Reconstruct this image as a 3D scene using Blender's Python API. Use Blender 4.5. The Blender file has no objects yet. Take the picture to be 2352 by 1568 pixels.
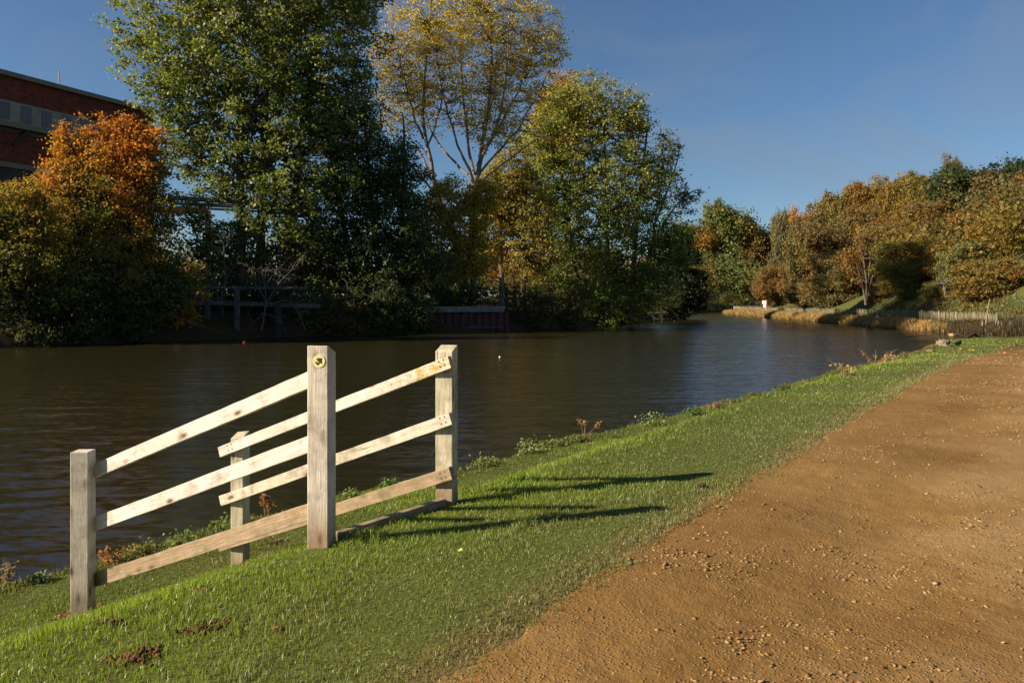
import bpy, math, random
import numpy as np
from mathutils import Vector, Matrix
random.seed(4); RNG = np.random.default_rng(7)
C = bpy.context.scene.collection
SC = bpy.context.scene
EYE = 1.3                       # camera height above the path
F = 1830.0                      # focal length in measured pixels of a 2352 wide frame
WATER = -1.5
def P(px, py, Y): return Vector(((px-1176)/F*Y, Y, EYE+(695-py)/F*Y))

# ------------------------------------------------------------------ object helpers
def tag(o, label=None, cat=None, group=None, kind=None):
    if label: o['label'] = label
    if cat: o['category'] = cat
    if group: o['group'] = group
    if kind: o['kind'] = kind
    return o
def empty(name, loc=(0,0,0), rz=0):
    o = bpy.data.objects.new(name, None); C.objects.link(o); o.location = loc; o.rotation_euler = (0,0,rz)
    o.empty_display_size = .1
    return o
def link(name, me, mat=None, parent=None):
    o = bpy.data.objects.new(name, me); C.objects.link(o)
    if mat and not me.materials: me.materials.append(mat)
    if parent: o.parent = parent
    return o
def mesh_np(name, V, Fc, mat=None, parent=None, col=None, smooth=False):
    V = np.ascontiguousarray(V, np.float32); Fc = np.ascontiguousarray(Fc, np.int32)
    me = bpy.data.meshes.new(name); n, k = Fc.shape
    me.vertices.add(len(V)); me.vertices.foreach_set('co', V.ravel())
    me.loops.add(n*k); me.loops.foreach_set('vertex_index', Fc.ravel())
    me.polygons.add(n); me.polygons.foreach_set('loop_start', np.arange(0, n*k, k, dtype=np.int32))
    if smooth: me.polygons.foreach_set('use_smooth', np.ones(n, bool))
    me.update(calc_edges=True)
    if col is not None:
        a = me.color_attributes.new('col', 'FLOAT_COLOR', 'POINT')
        c = np.ones((len(V), 4), np.float32); c[:, :3] = col; a.data.foreach_set('color', c.ravel())
    return link(name, me, mat, parent)
class MB:
    def __init__(s): s.v=[]; s.f=[]
    def add(s, v, f):
        b=len(s.v); s.v += [tuple(p) for p in v]; s.f += [tuple(i+b for i in q) for q in f]; return s
    def box(s, c, d, R=None, taper=1.0):
        c=Vector(c); x,y,z=[q/2 for q in d]; pts=[]
        for sz in (-1,1):
            t = taper if sz>0 else 1
            for sx,sy in ((-1,-1),(1,-1),(1,1),(-1,1)):
                p=Vector((sx*x*t,sy*y*t,sz*z)); pts.append(c+(R@p if R else p))
        return s.add(pts,[(0,3,2,1),(4,5,6,7),(0,1,5,4),(1,2,6,5),(2,3,7,6),(3,0,4,7)])
    def beam(s, a, b, w, h, taper=1.0):
        a=Vector(a); b=Vector(b); d=(b-a); L=d.length; R=d.to_track_quat('Z','Y').to_matrix()
        return s.box((a+b)/2,(w,h,L),R,taper)
    def build(s, name, mat, parent=None, bevel=0, smooth=False):
        me=bpy.data.meshes.new(name); me.from_pydata(s.v,[],s.f); me.update()
        if smooth:
            for p in me.polygons: p.use_smooth=True
        o=link(name,me,mat,parent)
        if bevel:
            m=o.modifiers.new('bevel','BEVEL'); m.width=bevel; m.segments=2
        return o
def tubes(paths, radii, sides=6):
    """paths (N,K,3) radii (N,K) -> V,F of N tubes"""
    Pn=np.asarray(paths,float); R=np.asarray(radii,float); N,K,_=Pn.shape
    T=np.gradient(Pn,axis=1); T/=np.linalg.norm(T,axis=2,keepdims=True)+1e-9
    ref=np.array([.31,.17,.93]); ref=ref/np.linalg.norm(ref)
    ref=np.broadcast_to(ref,T.shape).copy(); par=np.abs((T*ref).sum(2))>.93; ref[par]=(1,0,.1)
    A=np.cross(T,ref); A/=np.linalg.norm(A,axis=2,keepdims=True)+1e-9; B=np.cross(T,A)
    th=np.linspace(0,2*np.pi,sides,endpoint=False)
    V=Pn[:,:,None]+R[:,:,None,None]*(np.cos(th)[None,None,:,None]*A[:,:,None]+np.sin(th)[None,None,:,None]*B[:,:,None])
    n=np.arange(N)[:,None,None]; k=np.arange(K-1)[None,:,None]; s=np.arange(sides)[None,None,:]
    base=n*K*sides; a=base+k*sides+s; b=base+k*sides+(s+1)%sides; c=b+sides; d=a+sides
    return V.reshape(-1,3), np.stack([a,b,c,d],-1).reshape(-1,4)
def join(parts):
    V=[];Fc=[];b=0
    for v,f in parts:
        V.append(v);Fc.append(f+b);b+=len(v)
    return np.concatenate(V),np.concatenate(Fc)

# ------------------------------------------------------------------ noise
def _h(ix,iy,seed):
    n=(ix*374761393+iy*668265263+seed*974711)&0x7fffffff
    n=((n^(n>>13))*1274126177)&0x7fffffff
    n=((n^(n>>16))*1103515245)&0x7fffffff
    return (n&0xffff)/65535.0
def vn(x,y,seed=0):
    x=np.asarray(x,float); y=np.asarray(y,float)
    xi=np.floor(x).astype(np.int64); yi=np.floor(y).astype(np.int64); fx=x-xi; fy=y-yi
    fx=fx*fx*(3-2*fx); fy=fy*fy*(3-2*fy)
    return (_h(xi,yi,seed)*(1-fx)+_h(xi+1,yi,seed)*fx)*(1-fy)+(_h(xi,yi+1,seed)*(1-fx)+_h(xi+1,yi+1,seed)*fx)*fy-.5
def fbm(x,y,seed=0,o=4):
    r=0;a=1
    for i in range(o): r=r+a*vn(x*2**i+i*17.3,y*2**i-i*9.1,seed+i); a*=.5
    return r

# ------------------------------------------------------------------ the lie of the land
def smooth_line(pts, it=2):
    p=np.array(pts,float)
    for _ in range(it):
        q=np.empty((2*len(p)-2,2)); q[0::2]=.75*p[:-1]+.25*p[1:]; q[1::2]=.25*p[:-1]+.75*p[1:]
        p=np.vstack([p[:1],q,p[-1:]])
    return p
S_LINE=smooth_line([(-110,-152),(-40,-46.5),(-12,-4.8),(-4.15,6.57),(-.71,11.2),(2.4,15.4),(5.6,19.5),(10,25.3),(15.8,33),(22.5,42.5),(27,49.5),(33,55),(45,60),(70,66),(140,70)],2)
E_LINE=smooth_line([(-100,-148),(-30,-45),(-4.4,-3.9),(-.26,2.73),(.94,4.6),(5.6,11.6),(8.2,15.3),(11,19),(15.3,23.8),(21,27.5),(30,30),(60,33),(140,38)],2)
L_LINE=smooth_line([(-220,-20),(-90,18),(-60,30),(-45,38),(-31,49),(-20,64),(-9.5,71.5),(-1,78.2),(6,85),(15,102),(24,125),(34,155),(42,190),(54,225),(90,262),(180,300)],2)
FAR_LINE=smooth_line([(190,262),(100,232),(62,212),(48,190),(45.9,146),(43,109),(41,91.5),(39.8,79),(38.2,70),(37.6,62),(42,56),(70,60),(140,66)],2)
def sdist(x,y,line):
    """signed distance to polyline, positive to the left of its direction"""
    x=np.asarray(x,float); y=np.asarray(y,float); best=np.full(x.shape,1e9); sg=np.ones(x.shape)
    for a,b in zip(line[:-1],line[1:]):
        d=b-a; L2=d@d; 
        if L2<1e-9: continue
        t=np.clip(((x-a[0])*d[0]+(y-a[1])*d[1])/L2,0,1)
        dx=x-a[0]-t*d[0]; dy=y-a[1]-t*d[1]; r=np.hypot(dx,dy)
        cr=d[0]*(y-a[1])-d[1]*(x-a[0])
        m=r<best-1e-7; best=np.where(m,r,best); sg=np.where(m,np.sign(cr),sg)
    return best*sg
def near_t(x,y):
    dS=-sdist(x,y,S_LINE)        # positive on the land side
    dE=sdist(x,y,E_LINE)         # positive towards the water
    t=np.where(dE>0, dS/(dS+np.maximum(dE,0)+1e-6), 1.0)
    return t,dS,dE
def ground(x,y,depress=True):
    x=np.asarray(x,float); y=np.asarray(y,float)
    t,dS,dE=near_t(x,y)
    zi=np.interp(t,[0,.06,.13,.245,.36,.47,.58,.68,.85,1],[-1.03,-1.01,-.99,-.945,-.82,-.57,-.26,-.088,-.03,0])
    zo=np.interp(-dS,[0,.25,.6,1.3,4],[-1.03,-1.22,-1.6,-2.3,-3.5])
    zn=np.where(dS>0,zi,zo)
    right=np.maximum(-dE-4.3,0); zn=zn+np.where(dE<0,np.interp(right,[0,1,6,20,60],[0,.05,.5,2.5,6]),0)
    far=np.clip((y-34)/10,0,1)*np.clip((y<66)*1.0,0,1); zn=np.where(dS>0,zn-.25*far*np.clip(t*2,0,1),zn)
    dL=sdist(x,y,L_LINE)
    zl=np.interp(dL,[-6,-1.2,0,.5,2.5,8,30,200],[-4,-2.6,-1.5,-.9,.35,1.1,2,4])
    dF=FSIGN*sdist(x,y,FAR_LINE)
    k=np.interp(y,[50,60,75,150,190,240],[.25,.5,1,1,.55,.35])
    hill=np.interp(dF,[0,2.8,4.5,6.5,9,13,22,34,60,140],[0,0,.2,.55,1.3,3.2,8.2,13.2,18.5,24])
    hill2=np.interp(dF,[0,2.8,4.5,6.5,9,13,22,34,60,140],[0,0,.8,2.1,3.7,5.9,9.8,14,19,24]); wq=np.interp(y,[68,82,112,132],[.4,1,1,0]); hill=hill*(1-wq)+hill2*wq
    zf=np.interp(dF,[-6,-1.2,0,.4,1.2,2.8,300],[-4,-2.6,-1.5,-1.2,-.85,-.45,-.45])+np.where(dF>2.8,hill*k,0)
    z=np.maximum(np.maximum(zn,zl),zf)
    amp=np.clip(.02+.012*np.hypot(x,y),0,.35)*(dE>0.0)
    z=z+np.where(z>-1.45,fbm(x*.35,y*.35,3,3)*amp*.35,0)
    return z
FSIGN=1
FSIGN = 1 if sdist(np.array([80.]),np.array([120.]),FAR_LINE)[0]>0 else -1
def gz(x,y): return float(ground(np.array([x]),np.array([y]))[0])
def hit(px,py):
    Ys=2.0*1.006**np.arange(810); xs=(px-1176)/F*Ys; g=ground(xs,Ys); zz=EYE+(695-py)/F*Ys; k=np.nonzero(g>=zz)[0]
    if len(k): k=k[0]; return Vector((xs[k],Ys[k],g[k]))
    return P(px,py,100)

# ------------------------------------------------------------------ materials
def new_mat(name):
    m=bpy.data.materials.new(name); m.use_nodes=True; nt=m.node_tree; nt.nodes.clear()
    out=nt.nodes.new('ShaderNodeOutputMaterial'); bs=nt.nodes.new('ShaderNodeBsdfPrincipled')
    nt.links.new(bs.outputs[0],out.inputs[0]); return m,nt,bs,out
def N(nt,t,**kw):
    n=nt.nodes.new(t)
    for k,v in kw.items():
        if k.startswith('i_'):
            n.inputs[int(k[2:]) if k[2:].isdigit() else k[2:].replace('_',' ')].default_value=v
        else: setattr(n,k,v)
    return n
def L(nt,a,b): nt.links.new(a,b)
def ramp(nt,fac,stops):
    r=N(nt,'ShaderNodeValToRGB'); cr=r.color_ramp
    while len(cr.elements)<len(stops): cr.elements.new(.5)
    for e,(p,c) in zip(cr.elements,stops):
        e.position=p; e.color=(c,c,c,1) if isinstance(c,(int,float)) else (*c,1)
    L(nt,fac,r.inputs[0]); return r.outputs[0]
def mix(nt,fac,a,b,mode='MIX'):
    m=N(nt,'ShaderNodeMix',data_type='RGBA',blend_type=mode)
    for s,i in ((fac,0),(a,6),(b,7)):
        if isinstance(s,(int,float)): m.inputs[i].default_value=s
        elif isinstance(s,tuple): m.inputs[i].default_value=(*s,1)
        else: L(nt,s,m.inputs[i])
    return m.outputs[2]
def coords(nt,kind='Object',scale=(1,1,1)):
    t=N(nt,'ShaderNodeTexCoord'); m=N(nt,'ShaderNodeMapping'); m.inputs['Scale'].default_value=scale
    L(nt,t.outputs[kind],m.inputs[0]); return m.outputs[0]
def noise(nt,vec,scale,detail=4,rough=.55,dist=0):
    n=N(nt,'ShaderNodeTexNoise'); n.inputs['Scale'].default_value=scale; n.inputs['Detail'].default_value=detail
    n.inputs['Roughness'].default_value=rough; n.inputs['Distortion'].default_value=dist
    L(nt,vec,n.inputs['Vector']); return n.outputs['Fac']
def bump(nt,bs,h,strength,dist,prev=None):
    b=N(nt,'ShaderNodeBump'); b.inputs['Strength'].default_value=strength; b.inputs['Distance'].default_value=dist
    L(nt,h,b.inputs['Height'])
    if prev: L(nt,prev,b.inputs['Normal'])
    L(nt,b.outputs[0],bs.inputs['Normal']); return b.outputs[0]
def leaf_mat(name,trans=.35,rough=.5,spec=.4,tint=True):
    m,nt,bs,out=new_mat(name)
    at=N(nt,'ShaderNodeAttribute',attribute_name='col'); c=at.outputs['Color']
    if tint:
        oi=N(nt,'ShaderNodeObjectInfo'); c=mix(nt,1.0,c,oi.outputs['Color'],'MULTIPLY')
    L(nt,c,bs.inputs['Base Color']); bs.inputs['Roughness'].default_value=rough
    bs.inputs['Specular IOR Level'].default_value=spec
    tr=N(nt,'ShaderNodeBsdfTranslucent'); L(nt,mix(nt,1.0,c,(1.25,1.2,.55),'MULTIPLY'),tr.inputs[0])
    ms=N(nt,'ShaderNodeMixShader'); ms.inputs[0].default_value=trans
    L(nt,bs.outputs[0],ms.inputs[1]); L(nt,tr.outputs[0],ms.inputs[2]); L(nt,ms.outputs[0],out.inputs[0])
    return m
def flat_mat(name,c,rough=.7,var=.3,scale=4,metal=0):
    m,nt,bs,out=new_mat(name); v=coords(nt)
    n=noise(nt,v,scale,5,.6); a=tuple(x*(1-var) for x in c); b=tuple(min(1,x*(1+var)) for x in c)
    L(nt,ramp(nt,n,[(.3,a),(.7,b)]),bs.inputs['Base Color']); bs.inputs['Roughness'].default_value=rough
    bs.inputs['Metallic'].default_value=metal
    bump(nt,bs,n,.3,.02); return m
def bark_mat(name,c1,c2):
    m,nt,bs,out=new_mat(name); v=coords(nt,'Object',(6,6,1.2)); n=noise(nt,v,2.2,6,.65)
    v2=coords(nt,'Object',(1,1,1)); n2=noise(nt,v2,.6,3)
    c=mix(nt,n2,ramp(nt,n,[(.35,c1),(.68,c2)]),tuple(.6*(a+b)/2 for a,b in zip(c1,c2)),'MIX')
    L(nt,c,bs.inputs['Base Color']); bs.inputs['Roughness'].default_value=.9; bump(nt,bs,n,.8,.05); return m
def wood_mat(name,axis,c_lo,c_hi,lichen=None,dirt=0.0,crack=1.0,alg=0.0,top_z=1.0):
    """sawn softwood, grain along the local axis"""
    m,nt,bs,out=new_mat(name)
    sc={'x':(1,26,26),'z':(26,26,1)}[axis]
    oi=N(nt,'ShaderNodeObjectInfo')
    def off(scale):
        t=N(nt,'ShaderNodeTexCoord'); ad=N(nt,'ShaderNodeVectorMath',operation='MULTIPLY_ADD')
        cmb=N(nt,'ShaderNodeCombineXYZ')
        for i in range(3): L(nt,oi.outputs['Random'],cmb.inputs[i])
        L(nt,cmb.outputs[0],ad.inputs[0]); ad.inputs[1].default_value=(37,53,71); L(nt,t.outputs['Object'],ad.inputs[2])
        mp=N(nt,'ShaderNodeMapping'); mp.inputs['Scale'].default_value=scale; L(nt,ad.outputs[0],mp.inputs[0]); return mp.outputs[0]
    g=noise(nt,off(sc),6,8,.7,.6)
    g2=noise(nt,off(tuple(s*.5 for s in sc)),2.2,4,.6,1.0)
    c=ramp(nt,g,[(.25,tuple(x*.75 for x in c_lo)),(.42,c_lo),(.62,c_hi),(.8,tuple(min(.95,x*1.12) for x in c_hi))])
    c=mix(nt,ramp(nt,g2,[(.32,.45),(.52,0.0)]),c,tuple(x*.72 for x in c_lo))
    # knots with a flare
    ks={'x':(3.4,8,8),'z':(8,8,3.0)}[axis]
    vo=N(nt,'ShaderNodeTexVoronoi'); vo.inputs['Scale'].default_value=1.15; L(nt,off(ks),vo.inputs['Vector'])
    c=mix(nt,ramp(nt,vo.outputs['Distance'],[(.09,.95),(.13,.5),(.24,0.0)]),c,(.13,.065,.03))
    # drying cracks
    cs={'x':(1.2,40,40),'z':(40,40,1.2)}[axis]
    cn=noise(nt,off(cs),1.0,3,.5,.4); cr=ramp(nt,cn,[(.70-.02*crack,0.0),(.735,1.0)])
    c=mix(nt,cr,c,(.05,.03,.02))
    # blotches of dirt and green algae
    b=noise(nt,off((3,3,3)),1.6,6,.65)
    c=mix(nt,ramp(nt,b,[(.5,0.0),(.72,.55+.4*dirt)]),c,(.10,.085,.045))
    if alg:
        b2=noise(nt,off((9,9,3)),1.5,7,.7); c=mix(nt,ramp(nt,b2,[(.42,0.0),(.62,alg)]),c,(.17,.16,.055))
    if axis=='z':
        t=N(nt,'ShaderNodeTexCoord'); sp=N(nt,'ShaderNodeSeparateXYZ'); L(nt,t.outputs['Object'],sp.inputs[0])
        ad=N(nt,'ShaderNodeMath',operation='MULTIPLY_ADD'); L(nt,b,ad.inputs[0]); ad.inputs[1].default_value=.5; L(nt,sp.outputs[2],ad.inputs[2])
        c=mix(nt,ramp(nt,ad.outputs[0],[(.22,.75),(.52,0.0)]),c,(.23,.115,.045))
    if lichen:
        t=N(nt,'ShaderNodeTexCoord'); sp=N(nt,'ShaderNodeSeparateXYZ'); L(nt,t.outputs['Object'],sp.inputs[0])
        ln=noise(nt,off((6,14,14)),2.2,8,.75); mr=N(nt,'ShaderNodeMapRange'); L(nt,sp.outputs[0],mr.inputs[0])
        mr.inputs[1].default_value=lichen[0]; mr.inputs[2].default_value=lichen[1]; mr.inputs[3].default_value=-.18; mr.inputs[4].default_value=.055
        a=N(nt,'ShaderNodeMath',operation='ADD'); L(nt,ln,a.inputs[0]); L(nt,mr.outputs[0],a.inputs[1])
        c=mix(nt,ramp(nt,a.outputs[0],[(.5,0.0),(.60,.85)]),c,ramp(nt,noise(nt,off((20,20,20)),1.5,4),[(.35,(.30,.17,.02)),(.65,(.55,.36,.05))]))
    L(nt,c,bs.inputs['Base Color']); bs.inputs['Roughness'].default_value=.85; bs.inputs['Specular IOR Level'].default_value=.25
    h=mix(nt,cr,g,(0,0,0)); bump(nt,bs,h,.5,.006); return m

M={}
M['leaf']=leaf_mat('leaf',.45); M['leaf_matte']=leaf_mat('autumn_leaf',.42,.7,.2)
M['grass']=leaf_mat('grass_blade',.4,.42,.45,False)
M['bark_pale']=bark_mat('pale_bark',(.20,.15,.10),(.38,.29,.20))
M['bark_dark']=bark_mat('dark_bark',(.035,.028,.02),(.09,.07,.05))
M['bark_grey']=bark_mat('grey_bark',(.08,.065,.055),(.17,.14,.12))
M['bark_brown']=bark_mat('brown_bark',(.10,.065,.04),(.2,.14,.09))
W_LO=(.54,.465,.385); W_HI=(.76,.69,.61)
M['post']=wood_mat('sawn_post','z',(.60,.50,.39),(.80,.71,.58),dirt=.2,alg=.15)
M['post_green']=wood_mat('lichened_post','z',(.52,.45,.31),(.72,.64,.47),dirt=.4,alg=.45)
M['rail']=wood_mat('sawn_rail','x',W_LO,W_HI,dirt=.2)
M['rail_grey']=wood_mat('weathered_rail','x',(.50,.42,.32),(.72,.63,.51),dirt=.7,crack=2,alg=.3)
M['rail_brown']=wood_mat('damp_rail','x',(.27,.18,.11),(.46,.33,.22),dirt=.8,alg=.4)
M['rail_lichen']=wood_mat('lichen_rail','x',W_LO,W_HI,lichen=(.05,1.0),dirt=.4,alg=.2)
M['old_timber']=flat_mat('old_grey_timber',(.10,.088,.08),.9,.5,3)
M['dark_timber']=flat_mat('dark_wet_timber',(.035,.028,.022),.8,.5,4)
M['pale_timber']=flat_mat('pale_timber',(.27,.22,.145),.85,.4,5)
M['rust']=flat_mat('rusty_steel',(.075,.026,.018),.8,.6,2.5)
M['concrete']=flat_mat('weathered_concrete',(.17,.16,.14),.9,.35,2)
M['white']=flat_mat('white_board',(.8,.8,.78),.5,.05,3)
M['red']=flat_mat('red_plastic',(.6,.03,.02),.4,.1,3)
M['orange_paint']=flat_mat('orange_paint',(.75,.25,.02),.5,.15,3)
M['pipe']=flat_mat('grey_blue_pipe',(.25,.32,.42),.4,.2,2)
M['disc']=flat_mat('cream_yellow_disc',(.80,.74,.30),.35,.06,20)
M['black']=flat_mat('black_print',(.03,.022,.02),.5,.1,20)
M['soil']=flat_mat('loose_soil',(.13,.062,.024),.95,.5,40)

# brick
def brick():
    m,nt,bs,out=new_mat('red_brick'); t=N(nt,'ShaderNodeTexCoord'); mp=N(nt,'ShaderNodeMapping'); L(nt,t.outputs['Object'],mp.inputs[0])
    mp.inputs['Rotation'].default_value=(math.radians(90),0,0)
    b=N(nt,'ShaderNodeTexBrick'); L(nt,mp.outputs[0],b.inputs['Vector']); b.inputs['Scale'].default_value=1
    b.inputs['Brick Width'].default_value=.45; b.inputs['Row Height'].default_value=.15; b.inputs['Mortar Size'].default_value=.012
    b.inputs['Color1'].default_value=(.19,.028,.017,1); b.inputs['Color2'].default_value=(.075,.012,.010,1); b.inputs['Mortar'].default_value=(.05,.03,.025,1)
    n=noise(nt,coords(nt,'Object',(1,1,2.5)),1.1,7,.75); c=mix(nt,ramp(nt,n,[(.42,0.0),(.62,.8)]),b.outputs[0],(.24,.07,.038)); c=mix(nt,ramp(nt,n,[(.30,.8),(.42,0.0)]),c,(.05,.012,.01))
    L(nt,c,bs.inputs['Base Color']); bs.inputs['Roughness'].default_value=.9; return m
M['brick']=brick()
M['clad']=flat_mat('grey_cladding',(.26,.27,.23),.6,.2,1)
M['pane']=flat_mat('blue_grey_panel',(.10,.12,.15),.35,.2,1)
M['fascia']=flat_mat('green_grey_fascia',(.17,.18,.13),.6,.15,1)
M['darkglass']=flat_mat('dark_glazing',(.02,.025,.03),.2,.2,1)

def ground_mat():
    m,nt,bs,out=new_mat('turf_soil'); v=coords(nt)
    n=noise(nt,v,1.3,6,.65); n2=noise(nt,v,22,5,.7)
    at=N(nt,'ShaderNodeAttribute',attribute_name='col')
    c=mix(nt,ramp(nt,n,[(.3,.0),(.7,1.0)]),at.outputs['Color'],mix(nt,1.0,at.outputs['Color'],(1.5,1.35,1.3),'MULTIPLY'))
    c=mix(nt,ramp(nt,n2,[(.4,0.0),(.7,.6)]),c,(.075,.05,.02))
    L(nt,c,bs.inputs['Base Color']); bs.inputs['Roughness'].default_value=.95; bs.inputs['Specular IOR Level'].default_value=.1
    bump(nt,bs,n2,.6,.03); return m
def path_mat():
    m,nt,bs,out=new_mat('earth_track'); v=coords(nt)
    big=noise(nt,v,.55,5,.6,.5); mid=noise(nt,v,5,6,.65); fine=noise(nt,v,60,4,.7)
    c=ramp(nt,big,[(.3,(.170,.088,.023)),(.5,(.228,.122,.033)),(.7,(.285,.163,.048))])
    c=mix(nt,ramp(nt,mid,[(.35,.35),(.52,0.0)]),c,(.14,.07,.022))
    c=mix(nt,ramp(nt,mid,[(.55,0.0),(.75,.5)]),c,(.27,.155,.06))
    c=mix(nt,ramp(nt,fine,[(.3,.45),(.48,0.0)]),c,(.11,.055,.018))
    vo=N(nt,'ShaderNodeTexVoronoi'); vo.inputs['Scale'].default_value=48; L(nt,v,vo.inputs['Vector'])
    msk=noise(nt,v,1.1,4,.6); 
    fl=N(nt,'ShaderNodeMath',operation='MULTIPLY'); L(nt,ramp(nt,vo.outputs['Distance'],[(.16,1.0),(.34,0.0)]),fl.inputs[0]); L(nt,ramp(nt,msk,[(.38,0.15),(.58,1.0)]),fl.inputs[1])
    at=N(nt,'ShaderNodeAttribute',attribute_name='col'); c=mix(nt,at.outputs['Fac'],c,(.35,.225,.10))
    c=mix(nt,fl.outputs[0],c,mix(nt,ramp(nt,vo.outputs['Color'],[(.3,0.0),(.7,1.0)]),(.24,.13,.05),(.42,.28,.15)))
    ol=noise(nt,v,.9,5,.7); c=mix(nt,ramp(nt,ol,[(.62,0.0),(.74,.45)]),c,(.07,.07,.02))
    L(nt,c,bs.inputs['Base Color']); bs.inputs['Roughness'].default_value=.92; bs.inputs['Specular IOR Level'].default_value=.15
    h=N(nt,'ShaderNodeMath',operation='MULTIPLY_ADD'); L(nt,fine,h.inputs[0]); h.inputs[1].default_value=.5; L(nt,fl.outputs[0],h.inputs[2])
    b1=bump(nt,bs,mid,.35,.015); b2=bump(nt,bs,noise(nt,v,26,5,.7),.9,.010,b1); bump(nt,bs,h.outputs[0],1.0,.010,b2); return m
def water_mat():
    m,nt,bs,out=new_mat('river_water')
    bs.inputs['Base Color'].default_value=(.018,.015,.005,1); bs.inputs['Roughness'].default_value=.19
    bs.inputs['IOR'].default_value=1.45; bs.inputs['Specular IOR Level'].default_value=.5
    t=N(nt,'ShaderNodeTexCoord'); mp=N(nt,'ShaderNodeMapping'); L(nt,t.outputs['Object'],mp.inputs[0])
    mp.inputs['Rotation'].default_value=(0,0,math.radians(6)); mp.inputs['Scale'].default_value=(.5,1.35,1)
    def slope(scale,det,kx,ky):
        n=N(nt,'ShaderNodeTexNoise'); n.inputs['Scale'].default_value=scale; n.inputs['Detail'].default_value=det; n.inputs['Roughness'].default_value=.55; L(nt,mp.outputs[0],n.inputs['Vector'])
        a=N(nt,'ShaderNodeVectorMath',operation='SUBTRACT'); L(nt,n.outputs['Color'],a.inputs[0]); a.inputs[1].default_value=(.5,.5,.5)
        b=N(nt,'ShaderNodeVectorMath',operation='MULTIPLY'); L(nt,a.outputs[0],b.inputs[0]); b.inputs[1].default_value=(kx,ky,0); return b.outputs[0]
    s1=slope(10.0,3,.12,.62); s2=slope(4.0,2,.04,.12)
    ad=N(nt,'ShaderNodeVectorMath',operation='ADD'); L(nt,s1,ad.inputs[0]); L(nt,s2,ad.inputs[1])
    g=noise(nt,mp.outputs[0],.07,3,.5); sc=N(nt,'ShaderNodeVectorMath',operation='SCALE'); L(nt,ad.outputs[0],sc.inputs[0]); L(nt,ramp(nt,g,[(.35,.75),(.65,1.0)]),sc.inputs['Scale'])
    up=N(nt,'ShaderNodeVectorMath',operation='ADD'); L(nt,sc.outputs[0],up.inputs[0]); ge=N(nt,'ShaderNodeNewGeometry'); L(nt,ge.outputs['Normal'],up.inputs[1])
    nm=N(nt,'ShaderNodeVectorMath',operation='NORMALIZE'); L(nt,up.outputs[0],nm.inputs[0]); L(nt,nm.outputs[0],bs.inputs['Normal']); return m
M['ground']=ground_mat(); M['path']=path_mat(); M['water']=water_mat()

# ------------------------------------------------------------------ ground, path, water
def sinh_axis(lo,hi,c,d0,g,):
    out=[0.0]; s=d0
    while c+out[-1]<hi: out.append(out[-1]+s); s*=g
    pos=np.array(out); out=[0.0]; s=d0
    while c-out[-1]>lo: out.append(out[-1]+s); s*=g
    neg=-np.array(out[1:])[::-1]
    return c+np.concatenate([neg,pos])
gx=sinh_axis(-420,420,0,.10,1.022); gy=sinh_axis(-160,620,7,.10,1.0215)
X,Y=np.meshgrid(gx,gy); Zg=ground(X,Y)
dE=sdist(X,Y,E_LINE)
Zg=Zg-np.where((dE<-.25)&(dE>-4.05),np.clip((-dE-.25)/.15,0,1)*np.clip((4.05+dE)/.2,0,1)*.06,0)
tt,dSg,_e=near_t(X,Y); gc=np.zeros(X.shape+(3,)); gc[:]=(.034,.024,.012)
gc[(dSg>-.3)]=(.075,.095,.019); e_=np.clip((dE-.02)/.25,0,1)[...,None]; m_=(dSg>-.3)&(dE>-.4)&(dE<.7); gc[m_]=(gc*e_+np.array([.13,.085,.035])*(1-e_))[m_]
dFg=FSIGN*sdist(X,Y,FAR_LINE); m_=(dFg>1.0)&(Y>50); gc[m_]=(.070,.080,.024)
ny,nx=X.shape; i=np.arange(ny-1)[:,None]*nx+np.arange(nx-1)[None]
mesh_np('ground',np.stack([X,Y,Zg],-1).reshape(-1,3),np.stack([i,i+1,i+nx+1,i+nx],-1).reshape(-1,4),M['ground'],smooth=True,col=gc.reshape(-1,3))['kind']='structure'
# path: a strip along the edge line
seg=np.linalg.norm(np.diff(E_LINE,axis=0),axis=1); cum=np.concatenate([[0],np.cumsum(seg)])
s0=cum[np.argmin(np.hypot(E_LINE[:,0]+.26,E_LINE[:,1]-2.73))]
st=[-9.0]; 
while st[-1]<60: st.append(st[-1]+max(.022,.010*abs(st[-1])))
ss=s0+np.array(st); ex=np.interp(ss,cum,E_LINE[:,0]); ey=np.interp(ss,cum,E_LINE[:,1])
tx=np.gradient(ex); ty=np.gradient(ey); tl=np.hypot(tx,ty); nxx=ty/tl; nyy=-tx/tl
k=np.ones(9)/9
nxx=np.convolve(np.pad(nxx,4,'edge'),k,'valid'); nyy=np.convolve(np.pad(nyy,4,'edge'),k,'valid')
ww=np.concatenate([np.arange(0,2.4,.024),np.arange(2.4,4.3,.07)])
jag=lambda s: -.05+.10*fbm(s*.9,s*0+3,11,4)+.10*fbm(s*5,s*0+8,15,3)
U,Wd=np.meshgrid(ss,ww,indexing='ij'); j=jag(U)*np.clip(1-Wd/1.2,0,1)+.0
PX=ex[:,None]+nxx[:,None]*(Wd+j); PY=ey[:,None]+nyy[:,None]*(Wd+j)
PZ=ground(PX,PY)+.005
rut=-.022*np.exp(-((Wd-1.0)/.35)**2)-.018*np.exp(-((Wd-2.6)/.4)**2)
inn=np.clip((Wd-.12)/.3,0,1)*np.clip((4.15-Wd)/.3,0,1)
PZ=PZ+inn*(.012*fbm(PX*1.4,PY*1.4,21,3)+.004*fbm(PX*7,PY*7,23,3)+.006*fbm(PX*20,PY*20,25,2)+rut)
PZ=PZ-np.clip(.03-Wd,0,.03)*.6
n1,n2=U.shape; i=np.arange(n1-1)[:,None]*n2+np.arange(n2-1)[None]
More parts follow.
